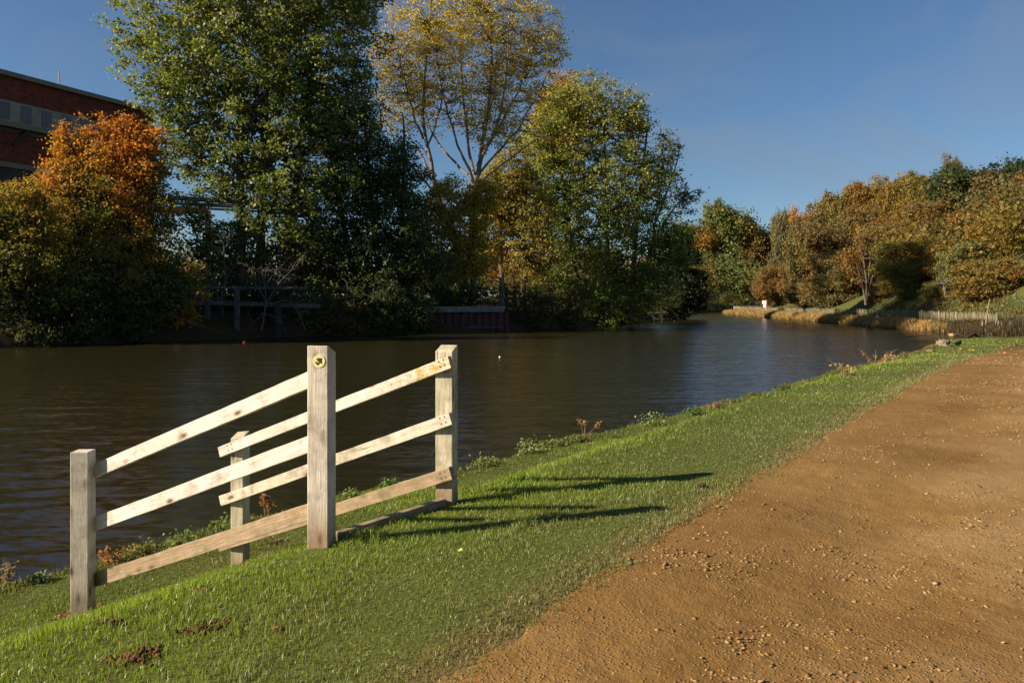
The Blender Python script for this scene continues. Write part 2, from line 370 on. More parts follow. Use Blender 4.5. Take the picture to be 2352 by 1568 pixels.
tone=np.clip(.42*np.exp(-((Wd-1.75)/.42)**2)+.9*fbm(PX*1.6,PY*1.6,401,4)*(.35+.65*np.exp(-((Wd-1.75)/.8)**2))-.05,0,.5)
mesh_np('path',np.stack([PX,PY,PZ],-1).reshape(-1,3),np.stack([i,i+1,i+n2+1,i+n2],-1).reshape(-1,4)[:,::-1],M['path'],smooth=True,col=np.repeat(tone.reshape(-1,1),3,1))['kind']='structure'
def axis_to(lo,hi,c,d0,g):
    a=sinh_axis(lo,hi,c,d0,g); a[0]=lo; a[-1]=hi; return a
wx=axis_to(-420,420,2,.045,1.0068); wy=axis_to(-160,620,9,.045,1.0068)
WX,WY=np.meshgrid(wx,wy); th=math.radians(7); wu=WX*math.cos(th)+WY*math.sin(th); wv=-WX*math.sin(th)+WY*math.cos(th)
calm=.75+.5*(vn(WX*.06,WY*.03,301)+.5)
WZ=calm*(.030*vn(wu*1.1,wv*3.0,302)+.024*vn(wu*.45+3,wv*1.3,303)+.012*vn(wu*2.0+vn(WX,WY,304),wv*5.6,305)+.065*vn(wu*.16,wv*.5,306)*np.clip((WY-15)/30,0,1))
gy_,gx_=WX.shape; i=np.arange(gy_-1)[:,None]*gx_+np.arange(gx_-1)[None]
wm=mesh_np('water',np.stack([WX,WY,WATER+WZ],-1).reshape(-1,3),np.stack([i,i+1,i+gx_+1,i+gx_],-1).reshape(-1,4),M['water'],smooth=True)
wm['kind']='structure'

# ------------------------------------------------------------------ grass blades on the near bank
def blades(x,y,h,w,colr,lean=.5,rng=RNG,z=None):
    n=len(x); z=ground(x,y)-.004 if z is None else z; b=np.stack([x,y,z],-1)
    a=rng.uniform(0,2*np.pi,n); side=np.stack([np.cos(a),np.sin(a),0*a],-1)*w[:,None]*.5
    la=rng.uniform(0,2*np.pi,n); lm=np.abs(rng.normal(0,lean,n)); ld=np.stack([np.cos(la),np.sin(la),0*la],-1)*lm[:,None]
    up=np.array([0,0,1.0]); mid=b+(up+ld*.45)*h[:,None]*.55; tip=b+(up*(1-.35*np.clip(lm,0,1))[:,None]+ld*1.1)*h[:,None]
    V=np.stack([b-side,b+side,mid-side*.8,mid+side*.8,tip],1).reshape(-1,3)
    o=(np.arange(n)*5)[:,None]; Fc=np.concatenate([o+np.array([[0,1,3]]),o+np.array([[0,3,2]]),o+np.array([[2,3,4]])])
    cc=np.repeat(colr[:,None],5,1)*np.array([.72,.72,.95,.95,1.1])[None,:,None]  # root shading put into the blade colour: darker foot, lighter tip
    return V,Fc,cc.reshape(-1,3)
def near_grass():
    rng=np.random.default_rng(5); xs=[];ys=[]
    for r0,r1,dens in ((2.0,3.5,7500),(3.5,5,6500),(5,7,4600),(7,10,2500),(10,15,1150),(15,24,480),(24,38,170),(38,60,60)):
        area=math.radians(84)/2*(r1*r1-r0*r0); n=int(area*dens)
        r=np.sqrt(rng.uniform(r0*r0,r1*r1,n)); a=rng.uniform(math.radians(-42),math.radians(42),n)
        xs.append(r*np.sin(a)); ys.append(r*np.cos(a))
    x=np.concatenate(xs); y=np.concatenate(ys)
    t,dS,dE=near_t(x,y); keep=(dS>-.75)&(dE>-.32); x=x[keep];y=y[keep];dE=dE[keep];t=t[keep];dS=dS[keep]
    # ragged edge to the path; thin in the first few centimetres
    e=sdist(x,y,E_LINE); s_=np.hypot(x,y)
    edge=-.11-.10*fbm(x*.9+y*.9,x*0+3,11,4)-.16*fbm(x*4,y*4,44,3)
    p=np.clip((e-edge)/.09,0,1); keep=rng.uniform(0,1,len(x))<p
    bare=fbm(x*1.3,y*1.3,61,3)+.25*fbm(x*6,y*6,62,2); keep&=~((bare>.52)&(e>.3)&(rng.uniform(0,1,len(x))<.75))
    x=x[keep];y=y[keep];e=e[keep];t=t[keep];dS=dS[keep]; r=np.hypot(x,y); n=len(x)
    big=fbm(x*.55,y*.55,31,3); fin=fbm(x*3.2,y*3.2,35,3)
    h=(.030+.016*np.clip(big,-.5,1)+.016*np.clip(fin,-.6,1))*rng.uniform(.6,1.5,n)
    h*=np.interp(e,[0,.2,.5,1.3,2.5],[.75,.6,.55,.85,.95])*np.interp(r,[2,12,40],[1,1.2,1.8]); h=np.maximum(h,.012)
    tuft=fin+.5*fbm(x*9,y*9,37,2); h=np.where((tuft>.55)&(e>.25),h*1.7,h)
    for (qx,qy) in ((-1.09,4.5),(-3.0,5.5),(-.46,5.5),(-2.25,6.55)): h=h*(1-.6*np.exp(-(((x-qx)/.22)**2+((y-qy)/.28)**2)))
    h=h*(1+.55*np.clip(fbm(x*2.1,y*2.1,207,3),-.7,.9))
    w=rng.uniform(.0022,.0042,n)*np.interp(r,[2,5,10,20,60],[1,1.25,2.1,4,11])
    base=np.array([.225,.325,.024]); dark=np.array([.085,.145,.018]); dry=np.array([.38,.34,.16]); pale=np.array([.225,.235,.095])
    f=np.clip(.55+1.9*big+.5*fin+rng.normal(0,.22,n),0,1)[:,None]; c=dark*(1-f)+base*f
    g=np.clip(np.interp(e,[0,.45,1.1,1.7],[.75,.6,.3,.05])+.35*fin+rng.normal(0,.2,n),0,1)[:,None]; c=c*(1-g)+pale*g
    # drier brownish band half way down the bank
    band=np.clip(fbm(x*.8,y*.8,71,3)*1.6+np.exp(-((e-2.5)/.5)**2)*.35-.25,0,.7)[:,None]; c=c*(1-band)+np.array([.20,.175,.058])*band
    d=(rng.uniform(0,1,n)<.07)[:,None]; c=np.where(d,dry,c)
    c=c*rng.uniform(.7,1.3,n)[:,None]
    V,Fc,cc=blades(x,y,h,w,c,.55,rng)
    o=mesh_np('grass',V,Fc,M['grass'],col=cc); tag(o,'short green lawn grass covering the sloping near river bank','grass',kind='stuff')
near_grass()
def lip_fringe():
    rng=np.random.default_rng(15); n=60000; sl=S_LINE; cu_=np.concatenate([[0],np.cumsum(np.linalg.norm(np.diff(sl,axis=0),axis=1))]); a0=cu_[np.argmin(np.hypot(sl[:,0]+6,sl[:,1]-4))]
    t=a0+48*rng.uniform(0,1,n)**1.5; x=np.interp(t,cu_,sl[:,0])+rng.normal(0,.16,n); y=np.interp(t,cu_,sl[:,1])+rng.normal(0,.16,n)
    cl=fbm(x*1.1,y*1.1,131,3)+.5*fbm(x*4,y*4,133,2); k=rng.uniform(0,1,n)<np.clip(.35+cl*1.3,.05,1); x=x[k];y=y[k];cl=cl[k]; r=np.hypot(x,y); n=len(x)
    h=(.05+.065*np.clip(cl,-.3,1))*rng.uniform(.5,1.5,n)*np.interp(r,[5,40],[1,1.8]); h=np.maximum(h,.03); w=rng.uniform(.005,.012,n)*np.interp(r,[5,12,40],[1,1.3,3.5])
    f=np.clip(.5+fbm(x*.9,y*.9,137,3)+rng.normal(0,.2,n),0,1)[:,None]; c=(np.array([.12,.17,.04])*f+np.array([.24,.19,.07])*(1-f))*rng.uniform(.6,1.3,(n,1))
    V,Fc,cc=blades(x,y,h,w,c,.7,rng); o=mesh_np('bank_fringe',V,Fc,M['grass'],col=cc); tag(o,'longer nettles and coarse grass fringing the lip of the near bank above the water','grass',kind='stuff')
lip_fringe()

# ------------------------------------------------------------------ gravel on the path
def stones(name,x,y,z,s,flat,colr,mat):
    rng=np.random.default_rng(9); n=len(x)
    ico=bpy.data.meshes.new('t'); import bmesh; bm=bmesh.new(); bmesh.ops.create_icosphere(bm,subdivisions=1,radius=1)
    v=np.array([p.co[:] for p in bm.verts]); f=np.array([[q.index for q in p.verts] for p in bm.faces]); bm.free(); bpy.data.meshes.remove(ico)
    k=len(v); sc=np.stack([s*rng.uniform(.7,1.5,n),s*rng.uniform(.6,1.1,n),s*flat],-1)
    V=v[None]*(1+rng.normal(0,.16,(n,k,1)))*sc[:,None]; a=rng.uniform(0,6.28,n); ca=np.cos(a)[:,None]; sa=np.sin(a)[:,None]
    tl=rng.normal(0,.22,(n,2)); xx=V[:,:,0]*ca-V[:,:,1]*sa; yy=V[:,:,0]*sa+V[:,:,1]*ca; zz=V[:,:,2]+xx*tl[:,:1]+yy*tl[:,1:]
    V=np.stack([xx+x[:,None],yy+y[:,None],zz+z[:,None]],-1).reshape(-1,3)
    Fc=(f[None]+(np.arange(n)*k)[:,None,None]).reshape(-1,3)
    return mesh_np(name,V,Fc,mat,col=np.repeat(colr,k,0))
def vcol_mat(name,rough=.9):
    m,nt,bs,out=new_mat(name); at=N(nt,'ShaderNodeAttribute',attribute_name='col')
    n=noise(nt,coords(nt),90,4,.6); L(nt,mix(nt,ramp(nt,n,[(.35,.5),(.6,0.0)]),at.outputs['Color'],(.07,.04,.02)),bs.inputs['Base Color'])
    bs.inputs['Roughness'].default_value=rough; bs.inputs['Specular IOR Level'].default_value=.2; bump(nt,bs,n,.4,.004); return m
M['stone']=vcol_mat('stone')
def path_xy(u,w):
    s=s0+u; X_=np.interp(s,ss,ex)+np.interp(s,ss,nxx)*w; Y_=np.interp(s,ss,ey)+np.interp(s,ss,nyy)*w; return X_,Y_
def gravel():
    rng=np.random.default_rng(12); n=230000; u=-1.5+34*rng.uniform(0,1,n)**1.8; w=rng.uniform(.02,4.1,n)
    x,y=path_xy(u,w); m=fbm(x*1.0,y*1.0,51,4)+.45*fbm(x*4,y*4,52,2); m2=np.exp(-((w-1.75)/.55)**2)*.35-.1
    keep=(rng.uniform(0,1,n)<np.clip((m+m2-.02)*1.7,.05,.97)); x=x[keep];y=y[keep];w=w[keep];u=u[keep]; n=len(x)
    s=np.clip(rng.lognormal(math.log(.0047),.5,n),.0026,.014)*np.interp(u,[0,10,30],[1,1.35,2.4])
    z=ground(x,y)+.004-.022*np.exp(-((w-1.0)/.35)**2)-.018*np.exp(-((w-2.6)/.4)**2)+.012*fbm(x*1.4,y*1.4,21,3)+.010*fbm(x*7,y*7,23,3)+.001
    c=np.array([.31,.185,.075])*rng.uniform(.5,1.4,(n,1)); g=(rng.uniform(0,1,n)<.13)[:,None]; c=np.where(g,np.array([.36,.27,.17])*rng.uniform(.6,1.1,(n,1)),c)
    o=stones('gravel',x,y,z,s,rng.uniform(.25,.5,n),c,M['stone']); tag(o,'loose flat stones pressed into the brown earth path','gravel',kind='stuff')
    # a few tufts of grass creeping onto the track
gravel()
def edge_tufts():
    rng=np.random.default_rng(77); n=30000; u=-2+22*rng.uniform(0,1,n)**1.6; w=rng.normal(-.07,.085,n); x,y=path_xy(u,w)
    m=fbm(x*3,y*3,81,3)+.3-np.maximum(w,0)*4; k=rng.uniform(0,1,n)<np.clip(m*2.4,0,1); x=x[k];y=y[k];n=len(x);r=np.hypot(x,y)
    n2=2600; u2=-1+14*rng.uniform(0,1,n2)**1.5; w2=rng.uniform(.3,3.0,n2); x2,y2=path_xy(u2,w2); m2=fbm(x2*1.7,y2*1.7,91,4)>.62; x=np.concatenate([x,x2[m2]]); y=np.concatenate([y,y2[m2]]); n=len(x); r=np.hypot(x,y)
    h=rng.uniform(.012,.035,n)*np.interp(r,[2,12,30],[1,1.2,1.8]); w_=rng.uniform(.0022,.004,n)*np.interp(r,[2,8,20],[1,2,4])
    f=rng.uniform(0,1,(n,1)); c=(np.array([.36,.29,.13])*f+np.array([.20,.21,.07])*(1-f))*rng.uniform(.7,1.25,(n,1))
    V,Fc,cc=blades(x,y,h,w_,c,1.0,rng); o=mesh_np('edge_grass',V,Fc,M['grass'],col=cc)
    tag(o,'pale dry grass tufts creeping over the ragged edge of the path','grass',kind='stuff')
edge_tufts()

# ------------------------------------------------------------------ leaves and trees
def leaf_quads(ctr,nrm,size,colr,rng,aspect=.75,raw=False):
    n=len(ctr); colr=np.minimum(colr*1.7,.34+colr*.6) if not raw else colr; nrm=nrm/(np.linalg.norm(nrm,axis=1,keepdims=True)+1e-9)
    r=rng.normal(0,1,(n,3)); a=np.cross(nrm,r); a/=np.linalg.norm(a,axis=1,keepdims=True)+1e-9; b=np.cross(nrm,a)
    s=size[:,None]; V=np.stack([ctr-a*s*.5,ctr+b*s*.5*aspect-a*s*.05,ctr+a*s*.55,ctr-b*s*.5*aspect-a*s*.05],1).reshape(-1,3)
    Fc=np.arange(n*4).reshape(-1,4); return V,Fc,np.repeat(colr,4,0)
def sample_blobs(blobs,n,rng,shell=.55,lump=.18):
    """blobs: rows cx,cy,cz,rx,ry,rz (local). returns cluster centres and outward dirs"""
    B=np.array(blobs,float); wt=(B[:,3]*B[:,5])**.9+0; wt/=wt.sum(); k=rng.choice(len(B),n,p=wt); b=B[k]
    d=rng.normal(0,1,(n,3)); d/=np.linalg.norm(d,axis=1,keepdims=True)
    rad=rng.uniform(shell**3,1,n)**(1/3)
    lum=1+lump*np.sin(d[:,0]*5+k*1.7)*np.cos(d[:,2]*6+k)+lump*.6*np.sin(d[:,1]*9+d[:,2]*7)
    return b[:,:3]+d*b[:,3:]*(rad*lum)[:,None], d, rad
def bezier(a,c,b,K):
    t=np.linspace(0,1,K)[None,:,None]; return a[:,None]*(1-t)**2+2*c[:,None]*t*(1-t)+b[:,None]*t*t
def tree(name,label,cat,base,blobs,n_cl,per,leaf,crad,pal,rng,bark='bark_dark',leafmat='leaf',trunk_r=.3,
         limbs=None,n_limb=24,shell=.5,group=None,flat=.6,twig_r=.018,twigfrac=.6,lump=.2,limb_r=.4,droop=0,raw=False,tipfrac=1.0,stems=None):
    """blobs/limbs in local coordinates relative to base; pal(rng, centres(N,3), n)->colours"""
    root=empty(name,base); tag(root,label,cat,group)
    cc,dd,rad=sample_blobs(blobs,n_cl,rng,shell,lump)
    B=np.array(blobs); top=(B[:,2]+B[:,5]).max(); cxm=np.average(B[:,0],weights=B[:,3]); cym=np.average(B[:,1],weights=B[:,3])
    parts=[]; nodes=[]; nrad=[]
    given=limbs is not None
    if limbs is None:
        limbs=[]; ht=top*.86
        for (sx,sy) in (stems or [(0,0)]):
            K=10; t=np.linspace(0,1,K)[:,None]
            q=np.array([[sx,sy,-.6]])*(1-t)+np.array([[cxm*.8+sx*2.2,cym*.8+sy*2.2,ht]])*t; q[:,:2]+=np.cumsum(rng.normal(0,.012*ht,(K,2)),0)*.5; q[:,0]-=q[0,0]-sx; q[:,1]-=q[0,1]-sy
            limbs.append((q,trunk_r,.06))
        for i in range(n_limb):
            tr=limbs[i%len(stems or [0])][0]; tg=cc[rng.integers(len(cc))]*np.array([.85,.85,1])
            h=np.clip((tg[2]-.35*math.hypot(tg[0]-tr[0,0],tg[1]-tr[0,1]))*rng.uniform(.55,.95),.12*top,.75*top)
            a=np.array([np.interp(h,tr[:,2],tr[:,k]) for k in range(3)]); f=1-h/ht
            c=a*.45+tg*.55; c[2]=a[2]*.75+tg[2]*.25 if droop==0 else tg[2]+droop
            q=bezier(a[None],c[None],tg[None],8)[0]; q[1:-1]+=rng.normal(0,.012*top,(6,3)); limbs.append((q,trunk_r*limb_r*(.45+f*.6),.03))
    for q,r0,r1 in limbs:
        q=np.array(q,float); K=len(q); u=np.linspace(0,1,K)
        if K<12:
            uu=np.linspace(0,1,14); q=np.stack([np.interp(uu,u,q[:,k]) for k in range(3)],1); 
            qs=q.copy(); qs[1:-1]=(q[:-2]+2*q[1:-1]+q[2:])/4; q=qs; K=14; u=uu
        if given: q=q+np.concatenate([[[0,0,0]],np.cumsum(rng.normal(0,.10,(K-1,3)),0)*np.array([1,1,.3])])
        rr=r0*(1-u)**.8+r1; parts.append(tubes(q[None],rr[None],7)); nodes.append(q[1:]); nrad.append(rr[1:])
    nodes=np.concatenate(nodes); nrad=np.concatenate(nrad)
    nt_=int(n_cl*twigfrac); sel=rng.permutation(n_cl)[:nt_]; tg=cc[sel]
    near=np.empty(nt_,int)
    for i in range(0,nt_,400):
        D=np.linalg.norm(tg[i:i+400,None]-nodes[None],axis=2)+np.maximum(nodes[None,:,2]-tg[i:i+400,None,2],0)*1.5; near[i:i+400]=D.argmin(1)
    a=nodes[near]; c=a*.5+tg*.5; c[:,2]-=np.linalg.norm(tg-a,axis=1)*.12
    q=bezier(a,c,tg,6); q[:,1:-1]+=rng.normal(0,.05,(nt_,4,3))*np.linalg.norm(tg-a,axis=1)[:,None,None]*.6
    ln=np.linalg.norm(tg-a,axis=1); r0=np.minimum(nrad[near]*.7,twig_r*(1+ln*.55)); rr=r0[:,None]*np.linspace(1,.25,6)[None]
    parts.append(tubes(q,rr,4))
    V,Fc=join(parts); mesh_np('trunk',V,Fc,M[bark],root,smooth=True)
    # leaves: sprays of leaves round each centre
    n=n_cl*per; k=np.repeat(np.arange(n_cl),per); cs=crad*rng.uniform(.55,1.35,n_cl)[k]
    off=rng.normal(0,1,(n,3))*np.array([1,1,flat]); ctr=cc[k]+off*cs[:,None]*.55
    nr=dd[k]*.5+rng.normal(0,.75,(n,3))+np.array([0,0,.35])
    sz=leaf*rng.uniform(.6,1.35,n)
    col=pal(rng,cc)[k]*rng.uniform(.68,1.32,(n,1))*np.array([1,1,1])*(1+rng.normal(0,.07,(n,3)))
    V,Fc,cl=leaf_quads(ctr,nr,sz,np.clip(col,.003,1.6),rng,raw=raw); mesh_np('crown',V,Fc,M[leafmat],root,col=cl)
    return root
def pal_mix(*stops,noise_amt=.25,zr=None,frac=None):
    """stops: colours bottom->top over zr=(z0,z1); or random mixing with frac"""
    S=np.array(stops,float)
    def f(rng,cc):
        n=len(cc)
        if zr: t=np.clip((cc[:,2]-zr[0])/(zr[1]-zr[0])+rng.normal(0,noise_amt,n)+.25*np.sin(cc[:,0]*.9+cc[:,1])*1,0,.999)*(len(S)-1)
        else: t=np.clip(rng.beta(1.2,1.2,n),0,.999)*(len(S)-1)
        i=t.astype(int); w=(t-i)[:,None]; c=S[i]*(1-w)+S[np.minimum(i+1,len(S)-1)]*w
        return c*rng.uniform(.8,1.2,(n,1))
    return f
def px_blobs(base,Yd,bl,depth=.8):
    s=Yd/F; out=[]
    for b in bl:
        cx,cy,rx,ry=b[:4]; dy=b[4] if len(b)>4 else 0; p=P(cx,cy,Yd+dy)-Vector(base); q=(Yd+dy)/F; out.append((p.x,p.y,p.z,rx*q,max(rx,ry*.6)*q*depth,ry*q))
    return out
def on_ground(px,Yd): x=(px-1176)/F*Yd; return Vector((x,Yd,gz(x,Yd)))
def px_limb(base,Yd,pts,r0,r1,dys=None):
    return (np.array([list(P(p[0],p[1],Yd+(p[2] if len(p)>2 else 0))-Vector(base)) for p in pts]),r0,r1)
R=lambda s: np.random.default_rng(s)
GREEN=(.098,.120,.024); DGREEN=(.055,.072,.018); OLIVE=(.085,.085,.015); YEL=(.32,.20,.016); GOLD=(.34,.165,.012); ORANGE=(.42,.115,.008); BROWN=(.13,.065,.018); RUST=(.20,.062,.012)
LBANK='trees along the far left bank'
# tall green poplar
b=on_ground(575,73)
tree('poplar_tree','tallest green poplar with glossy leaves, rising out of the frame beside the brick works','tree',b,
 px_blobs(b,73,[(590,-70,270,170),(400,90,140,150),(560,120,180,170),(730,80,140,170),(800,-40,90,120),(440,230,100,90),(620,260,160,130),(420,330,70,90),(520,380,100,90),(700,380,120,120),(640,470,120,70),(480,560,50,50),(760,250,110,120),(570,530,60,40),(450,490,30,40),(540,590,90,50),(700,560,90,60)]),
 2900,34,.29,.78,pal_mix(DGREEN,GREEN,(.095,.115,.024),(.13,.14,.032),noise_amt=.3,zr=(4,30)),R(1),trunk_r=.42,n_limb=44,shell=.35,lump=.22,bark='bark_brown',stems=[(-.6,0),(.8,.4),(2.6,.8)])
b=on_ground(880,76)
tree('alder_tree','dark blue-green tree pressed against the tall green poplar, small dense leaves','tree',b,
 px_blobs(b,76,[(800,290,90,110),(860,400,110,110),(780,480,120,110),(920,480,80,110),(870,590,140,100),(950,620,90,90),(720,600,120,90)]),
 1900,34,.24,.85,pal_mix((.032,.046,.015),(.046,.064,.018),(.068,.084,.024)),R(2),trunk_r=.3,n_limb=34,shell=.3,lump=.25,stems=[(-2,0),(0,0),(1.5,.5)])
# yellow poplar with bare fans of limbs
Yp=84; b=on_ground(1085,Yp)
limb=[px_limb(b,Yp,q,r0,.03) for q,r0 in (
 ([(1078,690),(1060,600),(1015,500),(998,440),(985,380),(972,320),(968,230),(975,120),(984,10),(986,-60)],0.286),
 ([(972,320,0),(950,260,-1),(925,180,-2),(900,90,-2)],0.109),([(988,400,0),(940,330,1),(890,250,2),(860,170,3)],0.102),
 ([(1000,450,0),(955,390,-2),(915,330,-3),(880,280,-4)],0.082),([(978,350,0),(1010,270,2),(1025,170,3),(1030,60,3)],0.095),
 ([(1090,690),(1084,560),(1086,450),(1094,380),(1106,300),(1114,210),(1112,110),(1104,10),(1100,-70)],0.306),
 ([(1088,420,0),(1060,370,-1),(1040,300,-2),(1020,220,-2),(1008,120,-2)],0.136),([(1075,400,0),(1030,360,2),(985,300,3),(945,220,4),(925,120,4)],0.109),
 ([(1090,400,0),(1075,330,2),(1068,230,3),(1062,120,3),(1058,0,3)],0.136),([(1095,380,0),(1130,320,-2),(1155,240,-3),(1165,140,-4),(1168,20,-4)],0.150),
 ([(1100,360,0),(1145,300,1),(1190,220,2),(1225,130,2),(1240,50,2)],0.122),([(1092,410,0),(1150,350,-1),(1205,290,-2),(1260,200,-3),(1298,110,-3)],0.116),
 ([(1090,425,0),(1140,390,2),(1200,340,4),(1250,300,4)],0.095),([(1110,300,0),(1135,230,2),(1140,130,3),(1130,20,3)],0.102))]
tree('poplar_tree','tall half-bare poplar with thin golden leaves and pale fanning limbs','tree',b,
 px_blobs(b,Yp,[(1010,40,120,90),(1130,10,140,90),(1220,90,80,90),(1090,130,150,90),(960,130,90,110),(1190,190,90,90),(1060,230,130,80),(920,230,70,80),(1280,110,30,50),(880,130,30,60),(1150,300,90,50)]),
 1700,19,.235,.8,pal_mix((.22,.18,.045),(.32,.24,.04),(.40,.28,.045),(.37,.23,.03)),R(3),bark='bark_pale',leafmat='leaf_matte',limbs=limb,shell=.1,lump=.15,twig_r=.02,twigfrac=1.0)
b=on_ground(1395,100)
tree('poplar_tree','broad green and yellow-topped poplar standing nearest the river bend','tree',b,
 px_blobs(b,100,[(1240,330,60,80),(1290,270,60,80),(1340,240,70,70),(1400,290,80,90),(1450,270,45,70),(1300,400,100,90),(1420,420,100,100),(1500,400,50,80),(1350,520,120,80),(1480,520,90,80),(1540,560,50,60),(1330,620,120,70),(1460,640,110,60),(1250,480,60,80)]),
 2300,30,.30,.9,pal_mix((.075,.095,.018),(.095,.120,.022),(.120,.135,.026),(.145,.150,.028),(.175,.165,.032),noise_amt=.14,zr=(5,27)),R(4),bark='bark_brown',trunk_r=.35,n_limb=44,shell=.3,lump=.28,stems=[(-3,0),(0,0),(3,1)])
b=on_ground(1500,106)
limb=[px_limb(b,106,q,.14,.02) for q in ([(1480,640),(1500,520),(1520,400),(1525,330),(1520,290)],[(1500,560),(1550,480),(1590,445),(1618,430)],[(1500,520),(1540,420),(1560,350),(1560,318)])]
tree('grey_sapling','thin grey-leaved sapling leaning out beyond the broad poplar over the bend','tree',b,
 px_blobs(b,106,[(1530,330,20,45),(1552,350,18,35),(1590,450,32,18),(1570,470,30,25),(1560,430,20,50)]),
 130,16,.26,.6,pal_mix((.07,.085,.06),(.11,.12,.08)),R(5),bark='bark_grey',limbs=limb,shell=.1,lump=.1,twigfrac=1.0)
b=on_ground(1300,118)
tree('poplar_tree','slender golden-tipped tree showing behind the top of the broad poplar','tree',b,
 px_blobs(b,118,[(1290,230,45,70),(1255,300,40,80),(1300,330,60,80)]),420,26,.3,.95,pal_mix((.24,.15,.03),(.32,.16,.02),(.20,.14,.03)),R(6),bark='bark_grey',leafmat='leaf_matte',trunk_r=.25,n_limb=16)
# maple
b=on_ground(230,57)
tree('maple_tree','orange-topped maple in front of the brick works','tree',b,
 px_blobs(b,57,[(148,325,15,50),(205,340,24,56),(248,325,18,60),(285,315,20,56),(318,325,22,50),(285,355,56,46),(245,390,90,60),(340,380,50,90),(150,400,60,60),(230,460,120,80),(350,500,60,90),(160,540,90,70),(290,590,110,70),(390,640,50,70),(180,650,100,60),(330,680,60,50)]),
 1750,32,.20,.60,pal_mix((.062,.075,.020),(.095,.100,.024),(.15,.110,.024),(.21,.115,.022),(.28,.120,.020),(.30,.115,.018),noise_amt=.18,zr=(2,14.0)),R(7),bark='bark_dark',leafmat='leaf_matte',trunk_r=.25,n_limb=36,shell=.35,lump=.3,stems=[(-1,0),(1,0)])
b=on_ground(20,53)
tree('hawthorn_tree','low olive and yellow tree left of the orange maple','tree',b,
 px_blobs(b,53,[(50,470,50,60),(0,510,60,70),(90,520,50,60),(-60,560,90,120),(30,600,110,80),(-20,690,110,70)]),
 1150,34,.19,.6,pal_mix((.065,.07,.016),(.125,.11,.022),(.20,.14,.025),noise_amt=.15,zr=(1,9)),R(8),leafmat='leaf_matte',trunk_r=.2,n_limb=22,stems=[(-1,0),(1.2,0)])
# trees between the poplars
b=on_ground(1180,92)
tree('willow_tree','olive willow filling the gap between the half-bare poplar and the broad one','tree',b,
 px_blobs(b,92,[(1180,390,55,60),(1140,440,60,60),(1210,470,70,80),(1130,520,50,60),(1220,580,70,70)]),
 850,30,.26,.8,pal_mix((.11,.11,.028),(.18,.15,.036),(.24,.17,.036)),R(9),bark='bark_brown',leafmat='leaf_matte',trunk_r=.28,n_limb=26,stems=[(-1,0),(1,0)])
b=on_ground(1030,81.5)
tree('sallow_tree','sunlit yellow-olive sallow under the half-bare poplar','tree',b,
 px_blobs(b,81.5,[(1030,460,50,50),(985,530,60,60),(1075,520,60,60),(1020,610,60,50),(1110,450,45,40),(1090,600,50,40)]),
 900,28,.24,.75,pal_mix((.14,.13,.028),(.25,.19,.034),(.32,.22,.036)),R(10),bark='bark_brown',leafmat='leaf_matte',trunk_r=.18,n_limb=22,stems=[(-1.5,0),(1,0)])
b=on_ground(1225,104)
tree('beech_tree','orange-brown tree glowing low behind the olive willow','tree',b,
 px_blobs(b,104,[(1170,480,40,50),(1120,600,45,40),(1200,600,50,40)]),360,26,.3,.9,pal_mix((.30,.12,.015),(.22,.10,.02)),R(11),bark='bark_brown',leafmat='leaf_matte',trunk_r=.2,n_limb=14)
b=on_ground(1572,138)
tree('yew_tree','black-green conical tree at the river bend with drooping boughs','tree',b,
 px_blobs(b,138,[(1568,560,22,40),(1575,600,30,35),(1565,645,42,32),(1590,680,36,22),(1560,705,50,20),(1600,640,20,22)]),
 620,30,.36,1.0,pal_mix((.013,.020,.008),(.024,.032,.010)),R(12),trunk_r=.3,n_limb=30,flat=.35,limb_r=.25,shell=.2)

